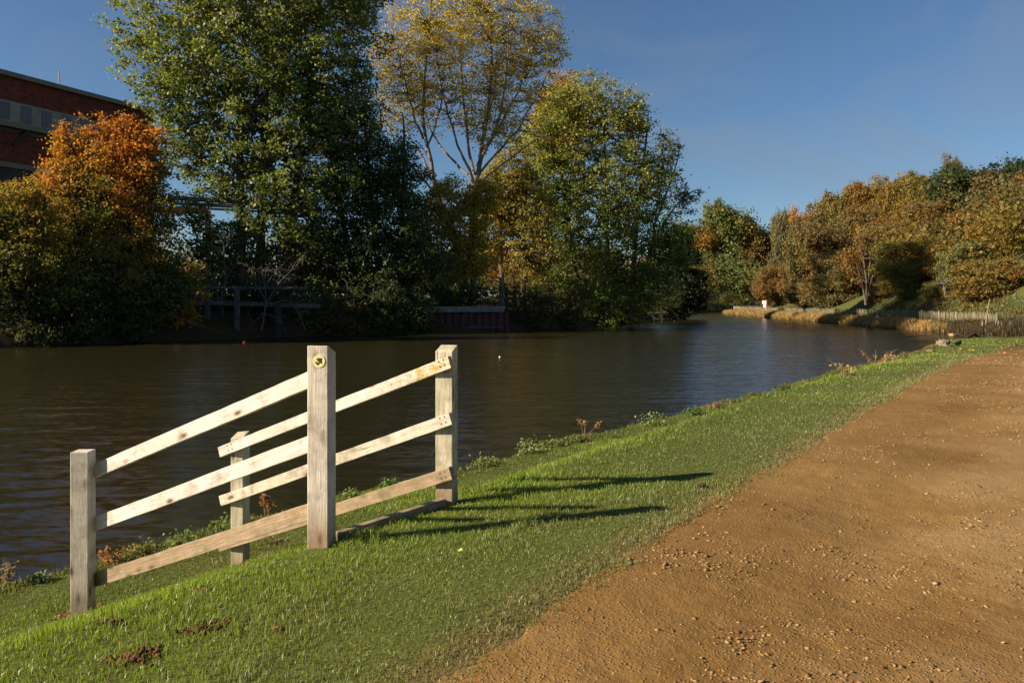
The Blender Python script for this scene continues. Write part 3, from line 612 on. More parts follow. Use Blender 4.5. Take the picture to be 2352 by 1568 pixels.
# shrubs rooted along the foot of the left bank: label, px, top py, bottom py, width, Y offset inland, palette
SHRUBS=[
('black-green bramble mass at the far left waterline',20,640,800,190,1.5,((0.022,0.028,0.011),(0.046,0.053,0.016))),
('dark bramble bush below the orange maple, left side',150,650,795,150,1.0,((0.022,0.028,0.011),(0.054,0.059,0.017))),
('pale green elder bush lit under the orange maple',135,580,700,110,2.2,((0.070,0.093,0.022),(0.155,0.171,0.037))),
('dark nettle bush below the orange maple, right side',270,665,790,150,1.0,((0.025,0.031,0.012),(0.062,0.065,0.019))),
('green ivy clump beside the yellow bough of the maple',330,600,740,110,1.6,((0.046,0.070,0.019),(0.093,0.116,0.031))),
('yellow-leaved low bough bush left of the timber landing stage',405,600,740,90,1.6,((0.155,0.093,0.019),(0.403,0.232,0.023))),
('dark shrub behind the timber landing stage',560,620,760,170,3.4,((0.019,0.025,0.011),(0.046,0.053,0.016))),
('broad-leaved green sycamore bush right of the landing stage',690,640,770,120,2.0,((0.046,0.070,0.022),(0.093,0.116,0.034))),
('brownish dogwood bush hanging to the water below the dark alder',760,690,775,130,.7,((0.046,0.037,0.019),(0.101,0.070,0.028))),
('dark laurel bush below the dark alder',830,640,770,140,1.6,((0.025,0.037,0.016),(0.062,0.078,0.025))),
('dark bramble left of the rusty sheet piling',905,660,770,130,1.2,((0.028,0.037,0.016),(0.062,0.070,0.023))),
('green trailing bush overhanging the left end of the sheet piling',965,690,768,70,.8,((0.039,0.062,0.022),(0.078,0.101,0.031))),
('low shadowed bush on top of the sheet piling',1060,650,706,140,3.2,((0.028,0.037,0.016),(0.062,0.070,0.022))),
('dark bush right of the sheet piling end post',1210,655,760,120,1.2,((0.034,0.037,0.016),(0.078,0.070,0.022))),
('brown bramble behind the leaning grey stake',1290,660,752,110,1.4,((0.046,0.040,0.016),(0.109,0.085,0.025))),
('green bush below the broad poplar, left half',1370,640,752,110,1.2,((0.054,0.078,0.019),(0.124,0.147,0.028))),
('bright yellow-green bush spilling from the broad poplar to the water',1440,600,748,110,1.4,((0.093,0.132,0.022),(0.232,0.248,0.034))),
('dark bush below the broad poplar, right half',1505,650,742,90,1.3,((0.031,0.043,0.016),(0.070,0.078,0.022))),
('dark low bush at the tip of the bend before the conical yew',1545,660,735,70,1.5,((0.022,0.028,0.012),(0.046,0.053,0.016))),
]
def shore_at(px):
    """left shoreline point seen at px"""
    for q0,q1 in zip(L_LINE[:-1],L_LINE[1:]):
        f0=1176+F*q0[0]/q0[1] if q0[1]>1 else -9999; f1=1176+F*q1[0]/q1[1] if q1[1]>1 else -9999
        if f0<=px<=f1: t=(px-f0)/(f1-f0+1e-9); return q0*(1-t)+q1*t
    return L_LINE[10]
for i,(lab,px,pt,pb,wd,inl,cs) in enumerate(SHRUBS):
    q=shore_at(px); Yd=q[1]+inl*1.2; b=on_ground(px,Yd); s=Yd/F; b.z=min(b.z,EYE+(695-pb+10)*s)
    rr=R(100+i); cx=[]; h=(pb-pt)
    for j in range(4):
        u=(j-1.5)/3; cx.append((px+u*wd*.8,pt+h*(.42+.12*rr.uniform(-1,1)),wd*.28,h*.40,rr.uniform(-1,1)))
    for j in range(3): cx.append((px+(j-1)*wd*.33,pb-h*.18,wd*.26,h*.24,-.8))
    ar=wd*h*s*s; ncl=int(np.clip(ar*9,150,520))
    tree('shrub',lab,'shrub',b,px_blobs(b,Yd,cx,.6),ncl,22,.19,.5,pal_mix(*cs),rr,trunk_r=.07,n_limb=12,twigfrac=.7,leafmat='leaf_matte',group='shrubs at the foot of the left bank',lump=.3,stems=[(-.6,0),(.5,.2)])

# off to the left, trees that carry the wood on past the frame and shade the water's edge
for i,(x,y,h,w) in enumerate(((-64,38,7,9),(-57,33,5,7))):
    b=Vector((x,y,gz(x,y))); rr=R(300+i); bl=[(rr.uniform(-.3,.3)*w,rr.uniform(-.3,.3)*w,h*rr.uniform(.35,.8),w*.3,w*.3,h*.2) for _ in range(9)]
    tree('alder_tree',['low alder beyond the left end of the bank','shorter alder nearest the camera on the left bank'][i],'tree',b,bl,500,24,.38,1.1,pal_mix((.02,.03,.01),(.05,.06,.015)),rr,trunk_r=.3,n_limb=18,group=LBANK)

# ------------------------------------------------------------------ hillside wood: prototypes then copies
def proto(seed,sparse=False,per=44,ncl=700,leaf=.31,flat=.6):
    rr=R(seed); bl=[(0,0,6.2,3.4,3.4,4.0)]
    for k in range(16):
        a=rr.uniform(0,6.28); z=rr.uniform(2.2,10.2); r=3.6*math.sqrt(max(.05,1-((z-5.6)/6.3)**2)); bl.append((r*math.cos(a)*.85,r*math.sin(a)*.85,z,1.9,1.9,1.5))
    bl.append((0,0,1.8,3.6,3.6,1.6))
    if sparse: bl=[(x,y,z+1.5,a*.8,b_*.8,c) for x,y,z,a,b_,c in bl if z>3.5]
    def pal(rng,cc): n=len(cc); f=rng.uniform(.72,1.28,(n,1)); h=rng.normal(0,.10,(n,1)); return np.concatenate([f*(1+h),f*(1-h*.4),f*(1-h)],1)
    return tree('hillside_tree','x','tree',Vector((0,0,0)),bl,ncl,per,leaf,.8,pal,rr,bark='bark_grey' if not sparse else 'bark_brown',leafmat='leaf_matte',trunk_r=.2,n_limb=22,lump=.3,shell=.45 if not sparse else .1,flat=flat,raw=True)
PROTOS=[proto(401),proto(402),proto(403,flat=.9),proto(404,True,10,260,.34),proto(405,leaf=.27,per=50)]
used=[False]*len(PROTOS)
HILL=[ # px, top, bottom, width px, Y, colour, proto, label
(1661,462,640,130,205,(.085,.115,.030),1,'rounded dark green tree highest on the far bank at the river bend'),
(1612,520,690,90,188,(.24,.125,.018),0,'ochre-topped tree below the rounded dark green one at the bend'),
(1575,505,700,70,196,(.10,.10,.02),2,'olive tree half hidden behind the conical yew at the bend'),
(1705,500,690,125,178,(.21,.155,.020),1,'mustard yellow dome tree between the green dome and the dip in the skyline'),
(1640,588,690,42,172,(.55,.085,.015),4,'small scarlet tree low at the bend'),
(1650,630,705,80,160,(.15,.105,.030),2,'tan-olive bush in front of the scarlet tree'),
(1735,528,702,118,152,(.150,.078,.024),0,'round brown oak above the white notice board'),
(1672,640,706,62,150,(.26,.13,.045),4,'pinkish tan bush left of the round brown oak'),
(1800,478,640,66,176,(.115,.11,.06),2,'grey-leaved tree in the dip of the skyline'),
(1838,475,660,62,158,(.38,.17,.016),4,'slim bright orange-yellow tree on the left shoulder of the hill'),
(1778,610,706,90,134,(.155,.085,.026),2,'low brown tree right of the notice board'),
(1860,490,680,110,140,(.105,.088,.036),1,'grey-olive tree on the left shoulder of the hill'),
(1905,500,704,150,124,(.115,.072,.026),0,'big grey-brown oak left of the bare-stemmed tree'),
(1850,590,708,110,120,(.13,.075,.025),2,'brown bush at the foot of the big grey-brown oak'),
(1925,575,700,96,110,(.125,.105,.042),1,'grey-green leafy tree just left of the bare-stemmed tree'),
(1993,548,698,92,104,(.17,.072,.022),3,'bare-stemmed russet tree with fanning trunk'),
(2040,500,640,110,122,(.165,.066,.020),4,'red-brown tree above the bare-stemmed one'),
(1975,470,620,110,134,(.135,.088,.030),0,'dull brown tree in the middle of the hillside'),
(2082,545,680,148,100,(.20,.17,.034),4,'wide yellow-green tree right of the bare-stemmed tree'),
(2130,455,620,120,116,(.150,.105,.028),2,'khaki tree left of the big dark evergreen'),
(2110,395,540,100,146,(.200,.135,.018),1,'golden tree on the ridge beside the big dark evergreen'),
(2045,402,520,110,152,(.19,.125,.020),4,'amber-green tree on the ridge, second before the dark evergreen'),
(1980,412,520,100,158,(.20,.10,.018),0,'rusty gold tree on the middle of the ridge'),
(1925,435,540,100,160,(.14,.105,.030),2,'olive tree where the ridge starts to fall away'),
(1880,462,560,80,162,(.19,.088,.020),1,'russet tree at the left end of the ridge'),
(2225,375,540,190,118,(.042,.058,.022),1,'big dark evergreen dome crowning the hill'),
(2185,352,470,52,126,(.10,.085,.022),4,'small brown-green treetop poking up behind the big dark dome'),
(2355,355,560,110,112,(.038,.055,.022),0,'dark green tree cut by the right edge of the view, on the hilltop'),
(2312,455,580,90,108,(.018,.026,.012),2,'near-black tree in the hollow right of the big dark dome'),
(2262,466,620,150,102,(.215,.075,.016),2,'spreading rust-orange tree under the big dark dome'),
(2165,555,680,86,94,(.20,.088,.020),4,'rusty bush left of the silver-green tree'),
(2213,548,690,112,90,(.115,.125,.045),0,'silver-green tree below the rust-orange one'),
(2332,480,660,120,92,(.155,.155,.022),1,'yellow-green tree at the right edge below the dark ones'),
(2262,588,722,150,79,(.165,.110,.024),0,'broad khaki tree low on the slope behind the leaning pole'),
(2345,600,715,110,77,(.175,.085,.022),2,'low brown tree at the right edge above the dark rail fence'),
(2118,596,694,120,97,(.105,.110,.030),2,'olive scrub bush filling the slope right of the yellow-green tree'),
(2035,640,702,84,106,(.15,.085,.03),4,'low russet bush at the foot of the bare-stemmed tree, right side'),
(2160,640,700,80,90,(.10,.11,.03),0,'small green hawthorn on the slope below the silver-green tree'),
(2190,660,735,70,80,(.12,.085,.024),4,'low brown bush in front of the white dead snag'),
]
def copy_tree(o,parent=None):
    c=o.copy(); C.objects.link(c); c.parent=parent
    for ch in o.children: copy_tree(ch,c)
    return c
def place_hill(pi,loc,sx,sz,rz,col,label,group):
    if not used[pi]: o=PROTOS[pi]; used[pi]=True
    else: o=copy_tree(PROTOS[pi])
    o.location=loc; o.scale=(sx,sx,sz); o.rotation_euler=(0,0,rz); o['label']=label; o['group']=group; o['category']='tree'
    for ch in o.children:
        if ch.name.startswith('crown'): ch.color=(*([(q*.62+m*.38)*1.5 for q,m in zip(col,(.135,.100,.034))] if sum(col)>.15 else [q*1.25 for q in col]),1)
    return o
for (px,pt,pb,wd,Yd,col,pi,lab) in HILL:
    x=(px-1176)/F*Yd
    while FSIGN*float(sdist(np.array([x]),np.array([Yd]),FAR_LINE)[0])<5.2+.24*wd/F*Yd and Yd<300: Yd*=1.02; x=(px-1176)/F*Yd
    g=gz(x,Yd); zt=EYE+(695-pt)/F*Yd; zb=min(EYE+(695-pb)/F*Yd,g+1); zb=min(max(zb,g-2.5),g-.3) ; h=max(3,zt-zb); w=wd/F*Yd
    place_hill(pi,(x,Yd,zb),w/9.2,h/11.6,px*1.3,col,lab,'trees on the wooded hillside')
# tree mass behind: reads as one wood
def woodland(name,label,pts,seed,cols,leaf=.55,per=60,h0=8):
    rr=R(seed); V=[];Fc=[];CL=[];b=0
    for (x,y,h,w) in pts:
        n=per*14; k=rr.integers(0,9,n); cen=rr.normal(0,1,(9,3))*np.array([w*.28,w*.28,h*.22])+np.array([0,0,h*.55])
        d=rr.normal(0,1,(n,3)); d/=np.linalg.norm(d,axis=1,keepdims=True); c=np.array([x,y,gz(x,y)])+cen[k]+d*np.array([w*.3,w*.3,h*.25])*rr.uniform(.5,1,(n,1))
        col=np.array(cols[rr.integers(len(cols))])*rr.uniform(.65,1.35,(n,1))*rr.uniform(.8,1.2)
        v,f,cl=leaf_quads(c,d+rr.normal(0,.7,(n,3)),leaf*rr.uniform(.6,1.4,n),col,rr); V.append(v);Fc.append(f+b);CL.append(cl);b+=len(v)
    o=mesh_np(name,np.concatenate(V),np.concatenate(Fc),M['leaf_matte'],col=np.concatenate(CL)); tag(o,label,'woodland',kind='stuff')
rr=R(55); pts=[]
for _ in range(290):
    y=rr.uniform(88,215); d=rr.uniform(11,60); x=np.interp(y,[79,109,146,190,230],[39.8,43,45.9,48,90])+d
    pts.append((x,y,rr.uniform(5.5,9.5),rr.uniform(6,10)))
woodland('woodland','autumn wood of olive, gold and russet trees covering the hill behind the front rank',pts,56,[(.115,.082,.022),(.135,.092,.022),(.098,.066,.024),(.125,.066,.018),(.078,.074,.025)],leaf=.36,per=110)
pts=[(rr.uniform(-150,10),rr.uniform(165,230),rr.uniform(8,13),rr.uniform(9,14)) for _ in range(50)]+[(rr.uniform(55,150),rr.uniform(250,300),rr.uniform(12,18),12) for _ in range(26)]+[(rr.uniform(10,48),rr.uniform(215,270),rr.uniform(12,18),12) for _ in range(24)]
woodland('distant_wood','hazy green and brown trees far beyond the river bend and the works',pts,57,[(.07,.085,.025),(.12,.09,.025),(.16,.10,.025)],leaf=.8,per=45)

def undergrowth():
    rr=R(58); pts=[]; seg=np.linalg.norm(np.diff(L_LINE,axis=0),axis=1); cl=np.concatenate([[0],np.cumsum(seg)])
    for _ in range(330):
        t=rr.uniform(cl[-1]*.22 if _<230 else cl[-1]*.08,cl[-1]*.80 if _<230 else cl[-1]*.30)+0*rr.uniform(cl[-1]*.12,cl[-1]*.80); x=np.interp(t,cl,L_LINE[:,0]); y=np.interp(t,cl,L_LINE[:,1]); x2=np.interp(t+1,cl,L_LINE[:,0]); y2=np.interp(t+1,cl,L_LINE[:,1])
        d=np.array([x2-x,y2-y]); d/=np.linalg.norm(d); o=rr.uniform(5,19); X_,Y_=x-d[1]*o,y+d[0]*o; px=1176+F*X_/Y_
        if 1085<px<1150 and rr.uniform()<.8: continue
        pts.append((X_,Y_,rr.uniform(2.2,4.6),rr.uniform(3,5)))
    woodland('undergrowth','dark brambles and saplings choking the wood behind the left bank',pts,59,[(.04,.05,.016),(.06,.07,.02),(.08,.06,.022)],leaf=.24,per=50)
undergrowth()
# ------------------------------------------------------------------ dead and bare trees
def bare(name,label,cat,base,limbs,bark,seed,tw=6,tl=1.2,group=None):
    rr=R(seed); root=empty(name,base); tag(root,label,cat,group); parts=[]
    for q,r0,r1 in limbs:
        q=np.array(q,float); u=np.linspace(0,1,len(q)); uu=np.linspace(0,1,16); p=np.stack([np.interp(uu,u,q[:,k]) for k in range(3)],1); p[1:-1]=(p[:-2]+2*p[1:-1]+p[2:])/4
        p[2:]+=np.cumsum(rr.normal(0,.03*tl,(14,3)),0)*.5; rad=r0*(1-uu)+r1; parts.append(tubes(p[None],rad[None],6))
        k=rr.integers(4,16,tw); a=p[k]; d=rr.normal(0,1,(tw,3)); d[:,2]=np.abs(d[:,2])*.8; e=a+d/np.linalg.norm(d,axis=1,keepdims=True)*tl*rr.uniform(.4,1.2,(tw,1)); c=(a+e)/2+rr.normal(0,.15*tl,(tw,3))
        parts.append(tubes(bezier(a,c,e,6),(np.minimum(rad[k],r1*1.6)[:,None]*np.linspace(1,.3,6)[None]),5))
    V,Fc=join(parts); mesh_np('trunk',V,Fc,M[bark],root,smooth=True); return root
Yd=62; b=P(510,770,Yd); b=on_ground(510,Yd+1.5); b.y=Yd+1.5
def LB(pts,r0,r1=.02,Y0=63.2): return px_limb(b,Y0,pts,r0,r1)
bare('bare_elder','bare twisting pale-stemmed elder growing up through the left half of the timber landing stage','dead shrub',b,
 [LB([(512,730),(508,680),(520,640),(515,590),(517,560),(505,545)],.09),LB([(505,690),(480,650),(455,630),(445,610)],.06),LB([(517,640),(545,600),(575,615),(590,650)],.045),LB([(517,570),(530,550),(527,535)],.04),LB([(500,680),(492,640),(497,600)],.05)],'bark_grey',501,9,1.1)
b=on_ground(620,63.5)
bare('bare_thorn','tangled bare thorn bush sprawling over the right end of the timber landing stage','dead shrub',b,
 [LB([(600,760),(612,700),(608,650),(600,610)],.08),LB([(610,700),(640,650),(670,620),(700,590)],.06),LB([(612,690),(575,640),(560,620)],.05),LB([(615,700),(660,690),(690,720),(705,760)],.045),LB([(610,720),(580,740),(570,770)],.04),LB([(608,660),(640,615),(665,625),(690,600)],.04),LB([(620,690),(650,640),(690,640)],.035),LB([(600,720),(640,730),(655,765)],.03)],'bark_grey',502,12,1.3)
b=on_ground(2168,85)
bare('dead_snag','small bleached white dead tree on the slope of the far bank','dead tree',b,
 [px_limb(b,85,q,.14,.03) for q in ([(2172,683),(2170,665),(2166,650),(2160,640)],[(2169,668),(2173,650),(2172,636)],[(2167,655),(2178,648),(2184,652)],[(2166,652),(2157,650),(2150,640)])],'bark_pale',503,4,.7)
b=on_ground(1992,103)
bare('dead_snag','slim bare trunks fanning up inside the russet tree','dead tree',b,
 [px_limb(b,102.5,q,.16,.03) for q in ([(1989,700),(1985,670),(1978,640),(1965,600)],[(1988,690),(1990,650),(1984,600),(1975,570)],[(1989,690),(1994,640),(1998,590),(1994,565)],[(1990,690),(1998,650),(2010,610),(2018,590)])],'bark_brown',504,8,1.6)

# ------------------------------------------------------------------ the timber fence
def hexa(name,w,d,h,mat,parent,loc,rz,slope=(0,0),bev=.006):
    """post with a sloping top; local z from 0, slope=(dx,dy) rise of the top per metre"""
    v=[]; 
    for z in (-.35,h):
        for sx,sy in ((-1,-1),(1,-1),(1,1),(-1,1)):
            v.append((sx*w/2,sy*d/2,z+(slope[0]*sx*w/2+slope[1]*sy*d/2 if z==h else 0)))
    m=MB().add(v,[(0,3,2,1),(4,5,6,7),(0,1,5,4),(1,2,6,5),(2,3,7,6),(3,0,4,7)]); o=m.build(name,mat,parent,bevel=bev); o.location=loc; o.rotation_euler=(0,0,rz); return o
PW=.125
def post_at(px,Yd,base_py): p=P(px,base_py,Yd); return p
pM=post_at(739,4.56,1248); pL=post_at(191,5.62,1412); pR=post_at(1026,5.58,1142); pB=post_at(552,6.66,1308)
H={'M':P(735,802,4.50).z-pM.z,'L':P(190,1038,5.56).z-pL.z,'R':P(1020,800,5.52).z-pR.z,'B':P(552,1000,6.6).z-pB.z}
nearf=empty('timber_fence',pM); tag(nearf,'near panel of pale three-rail fence, with the round waymark on its right post','fence','two offset timber fence panels')
farf=empty('timber_fence',pR); tag(farf,'farther panel of pale three-rail fence, nearer the water, top rail spotted with yellow lichen','fence','two offset timber fence panels')
rel=lambda p,root: Vector(p)-root.location
hexa('post',PW,PW,H['M'],M['post'],nearf,rel(pM,nearf),math.radians(-8),(0,-.35))
hexa('post',PW*.98,PW,H['L'],M['post'],nearf,rel(pL,nearf),math.radians(5),(0,.0))
hexa('post',PW,PW,H['R'],M['post_green'],farf,rel(pR,farf),math.radians(-13.5),(0,.32))
hexa('post',PW*.9,PW*.95,H['B'],M['post_green'],farf,rel(pB,farf),math.radians(-8),(.12,.32))
def plane_pt(px,py,A,B,off):
    """ray through pixel meets vertical plane through A,B shifted by off along its back normal"""
    d=Vector((B.x-A.x,B.y-A.y)).normalized(); n=Vector((-d.y,d.x)); a=Vector((A.x,A.y))+n*off; r=Vector(((px-1176)/F,1.0))
    Yd=a.dot(n)/r.dot(n); return P(px,py,Yd)
def rail(parent,A,B,off,p0,p1,mat,hh,name='rail',th=.04,ends=(0,0),label=None):
    """p0,p1 = (px,py centre) on the rail's axis; ends = extra length"""
    a=plane_pt(*p0,A,B,off); b_=plane_pt(*p1,A,B,off); d=(b_-a).normalized(); a=a-d*ends[0]; b_=b_+d*ends[1]
    L_=(b_-a).length; n=24; v=[];f=[]; rr=R(int(p0[0]+p0[1]))
    w=np.cumsum(rr.normal(0,.0006,n+1)); w-=np.linspace(w[0],w[-1],n+1)
    for i in range(n+1):
        x=-L_/2+L_*i/n
        for sy,sz in ((-1,-1),(1,-1),(1,1),(-1,1)): v.append((x,sy*th/2+w[i]*.6,sz*hh/2+w[i]+rr.normal(0,.0006)))
    for i in range(n):
        k=i*4
        for j in range(4): f.append((k+j,k+(j+1)%4,k+4+(j+1)%4,k+4+j))
    f=[tuple(reversed(q)) for q in f]+[(0,1,2,3),(n*4+3,n*4+2,n*4+1,n*4)]
    o=MB().add(v,[tuple(reversed(q)) for q in f]).build(name,mat,parent,bevel=.003)
    X_=d; Yv=Vector((-d.y,d.x,0)).normalized(); Zv=X_.cross(Yv); Mx=Matrix((X_,Yv,Zv)).transposed().to_4x4()
    o.matrix_local=Matrix.Translation((a+b_)/2-parent.location)@Mx
    if label: o['label']=label
    return o
Wz=lambda x,y: ((x/1.307+200)/1.633,(y/1.307+1200)/1.633)      # zoomed detail -> measured pixels
bo=PW/2+.022
rail(nearf,pL,pM,bo,Wz(272,712),Wz(1240,300),M['rail'],.094,ends=(.19,.05))
rail(nearf,pL,pM,bo,Wz(258,980),Wz(1240,614),M['rail'],.094,ends=(.19,.05))
rail(nearf,pL,pM,bo,Wz(250,1258),Wz(1240,944),M['rail_brown'],.096,ends=(.17,.05),label='damp brown lowest rail')
fo=-(PW/2+.022)
rail(farf,pB,pR,fo,Wz(820,646),Wz(1950,205),M['rail_lichen'],.084,label='top rail spotted with yellow lichen')
rail(farf,pB,pR,fo,Wz(825,884),Wz(1955,482),M['rail_grey'],.084)
rail(farf,pB,pR,fo,Wz(816,1105),Wz(1955,748),M['rail_brown'],.088)
def nails(ro,side):
    L_=max(v.co.x for v in ro.data.vertices)
    for x in ((L_-.045,L_-.085) if side>0 else (-L_+.12,-L_+.17)):
        for z in (-.018,.02):
            th=np.linspace(0,2*np.pi,9)[:-1]; v=[(x+.0055*math.cos(a),-.0225,z+(x*7%.01)+.0055*math.sin(a)) for a in th]+[(x+.0055*math.cos(a),-.019,z+(x*7%.01)+.0055*math.sin(a)) for a in th]
            MB().add(v,[tuple(reversed(range(8)))]+[(i,(i+1)%8,8+(i+1)%8,8+i) for i in range(8)]).build('nail',M['rust'],ro)
for ro in [o for o in farf.children if o.name.startswith('rail')]: nails(ro,1); nails(ro,-1)
# waymark disc on the middle post
mrot=Matrix.Rotation(math.radians(-8),4,'Z')
def on_face(u,z,out): return mrot@Vector((u,-PW/2-out,z))
def disc_part(name,pts,thick,out,mat,parent,zc,uc,rot=0):
    v=[];n=len(pts)
    for o_ in (out,out+thick):
        for (a,b_) in pts:
            a2=a*math.cos(rot)-b_*math.sin(rot); b2=a*math.sin(rot)+b_*math.cos(rot); v.append(on_face(uc+a2,zc+b2,o_))
    f=[tuple(reversed(range(n))),tuple(range(n,2*n))][::-1]+[(i,(i+1)%n,n+(i+1)%n,n+i) for i in range(n)]
    o=MB().add(v,f).build(name,mat,parent); return o
uc=.0; zc=H['M']-.072
p_=P(733,829,4.5); uc=(p_-pM).dot(mrot@Vector((1,0,0))); zc=p_.z-pM.z
ring=[(.036*math.cos(a),.036*math.sin(a)) for a in np.linspace(0,2*math.pi,40,endpoint=False)]
disc=disc_part('waymark_disc',ring,.004,-.001,M['disc'],nearf,zc,uc); disc['label']='round cream-yellow disc with a black arrow pointing up and to the right'
q=.0245
arrow=[(0,q),(q*.98,-q*.02),(q*.45,-q*.02),(q*.45,-q*.95),(-q*.45,-q*.95),(-q*.45,-q*.02),(-q*.98,-q*.02)]
a=disc_part('arrow',arrow,.0012,.003,M['black'],disc,zc,uc+.001,rot=-math.radians(42)); 
sq=[(-.95,.1),(-.55,.62),(-.35,.5),(-.52,.05),(.0,.42),(.12,.3),(-.02,-.06),(.62,.18),(.66,.06),(.0,-.34),(-.16,-.2),(-.05,.12),(-.5,-.3),(-.66,-.18),(-.6,.22)]
e=disc_part('emblem',[(x*.0125,y*.0125) for x,y in sq],.0008,.0046,M['disc'],disc,zc-.005,uc-.003,rot=-.2)
# sill board let into the turf between the two right-hand posts
a=P(775,1238,4.66); b_=P(1018,1172,5.5); a.z=gz(a.x,a.y)+.0; b_.z=gz(b_.x,b_.y)+.0
sb=MB(); d=(b_-a); n=Vector((-d.y,d.x,0)).normalized(); sb.beam(a+Vector((0,0,.018)),b_+Vector((0,0,.022)),.05,.06)
o=sb.build('sill_board',M['rail_brown'],bevel=.004); tag(o,'brown board sunk in the turf between the two taller right-hand posts','board')
# soil spills and clods on the turf
def clods(name,label,px,py,r,n,seed,mat,col,hgt=.007,cat='soil'):
    rr=R(seed); c=hit(px,py); n=int(n*.75); x=c.x+rr.normal(0,r,n); y=c.y+rr.normal(0,r*.8,n); d=np.hypot(x-c.x,y-c.y)/r
    z=ground(x,y)+hgt*np.exp(-d*d)*rr.uniform(.3,1.6,n)+.004+hgt*.3; s=np.clip(rr.lognormal(math.log(.0048),.5,n),.002,.014)
    o=stones(name,x,y,z,s,rr.uniform(.5,.9,n),np.array(col)*rr.uniform(.5,1.4,(n,1)),M['stone']); tag(o,label,cat,kind='stuff')
clods('soil_heap','orange-brown sandy soil heaped round the foot of the left fence post',190,1408,.085,700,1,M['stone'],(.30,.16,.055),.03)
clods('soil_patch','bare reddish earth scrape nearest the bottom edge, below the left post',315,1512,.055,260,2,M['stone'],(.13,.055,.02))
clods('soil_patch','pair of dark earth crumbs in the grass right of the sandy heap',482,1445,.06,240,3,M['stone'],(.11,.05,.02))
clods('soil_patch','small dark earth scrape between the sandy heap and the earth crumbs',262,1438,.035,120,4,M['stone'],(.12,.05,.02))
clods('soil_patch','single reddish clod alone in the grass below the middle post',645,1447,.014,40,5,M['stone'],(.25,.09,.03))
clods('soil_patch','small brown clod between the left and back posts',462,1355,.018,60,6,M['stone'],(.22,.09,.03))
clods('soil_patch','dark earth in the shade behind the lowest rail of the near panel',640,1245,.06,160,7,M['stone'],(.09,.04,.018))
clods('soil_patch','dark clod in the short grass beyond the tips of the post shadows',1615,1122,.022,60,8,M['stone'],(.06,.04,.02),.02)
# fallen leaves at the far edge of the path
def leaf_thing(loc,size,rz,col,label,group,name='fallen_leaf',first=[None]):
    if first[0] is None:
        pts=[(0,-.5),(.12,-.12),(.48,-.22),(.32,.08),(.52,.3),(.2,.28),(0,.62),(-.2,.28),(-.52,.3),(-.32,.08),(-.48,-.22),(-.12,-.12)]
        v=[(x,y,.16*abs(x)+.1*y*y) for x,y in pts]+[(0,0,0)]; v2=[(x,y,z-.02) for x,y,z in v]; n=12
        f=[(i,(i+1)%n,12) for i in range(n)]+[((i+1)%n+13,i+13,25) for i in range(n)]+[(i+13,(i+1)%n+13,(i+1)%n,i) for i in range(n)]
        me=bpy.data.meshes.new('fallen_leaf'); me.from_pydata(v+v2,[],f)
        m,nt,bs,out=new_mat('dead_leaf'); oi=N(nt,'ShaderNodeObjectInfo'); nn=noise(nt,coords(nt),3,3); L(nt,mix(nt,ramp(nt,nn,[(.4,0.0),(.7,.5)]),oi.outputs['Color'],(.08,.035,.012)),bs.inputs['Base Color']); bs.inputs['Roughness'].default_value=.8
        me.materials.append(m); first[0]=me
    o=bpy.data.objects.new(name,first[0]); C.objects.link(o); o.location=loc; o.scale=(size,size,size); o.rotation_euler=(random.uniform(-.5,.5),random.uniform(-.5,.5),rz); o.color=(*col,1)
    tag(o,label,'leaf',group)
for i in range(34):
    px=random.uniform(2105,2352) if i>11 else random.uniform(2185,2260); py=797+abs(random.gauss(0,9))+(2352-px)*.035
    c=hit(px,py); leaf_thing(c+Vector((0,0,.03)),random.uniform(.055,.10),random.uniform(0,6),random.choice([(.48,.22,.05),(.36,.17,.05),(.52,.30,.10)]),'dry orange-brown leaf lying where the path bends away','fallen leaves at the bend of the path')
c=hit(1058,1277); leaf_thing(c+Vector((0,0,.03)),.035,1,(.5,.5,.12),'single pale yellow leaf on the grass right of the middle post','lone leaf')

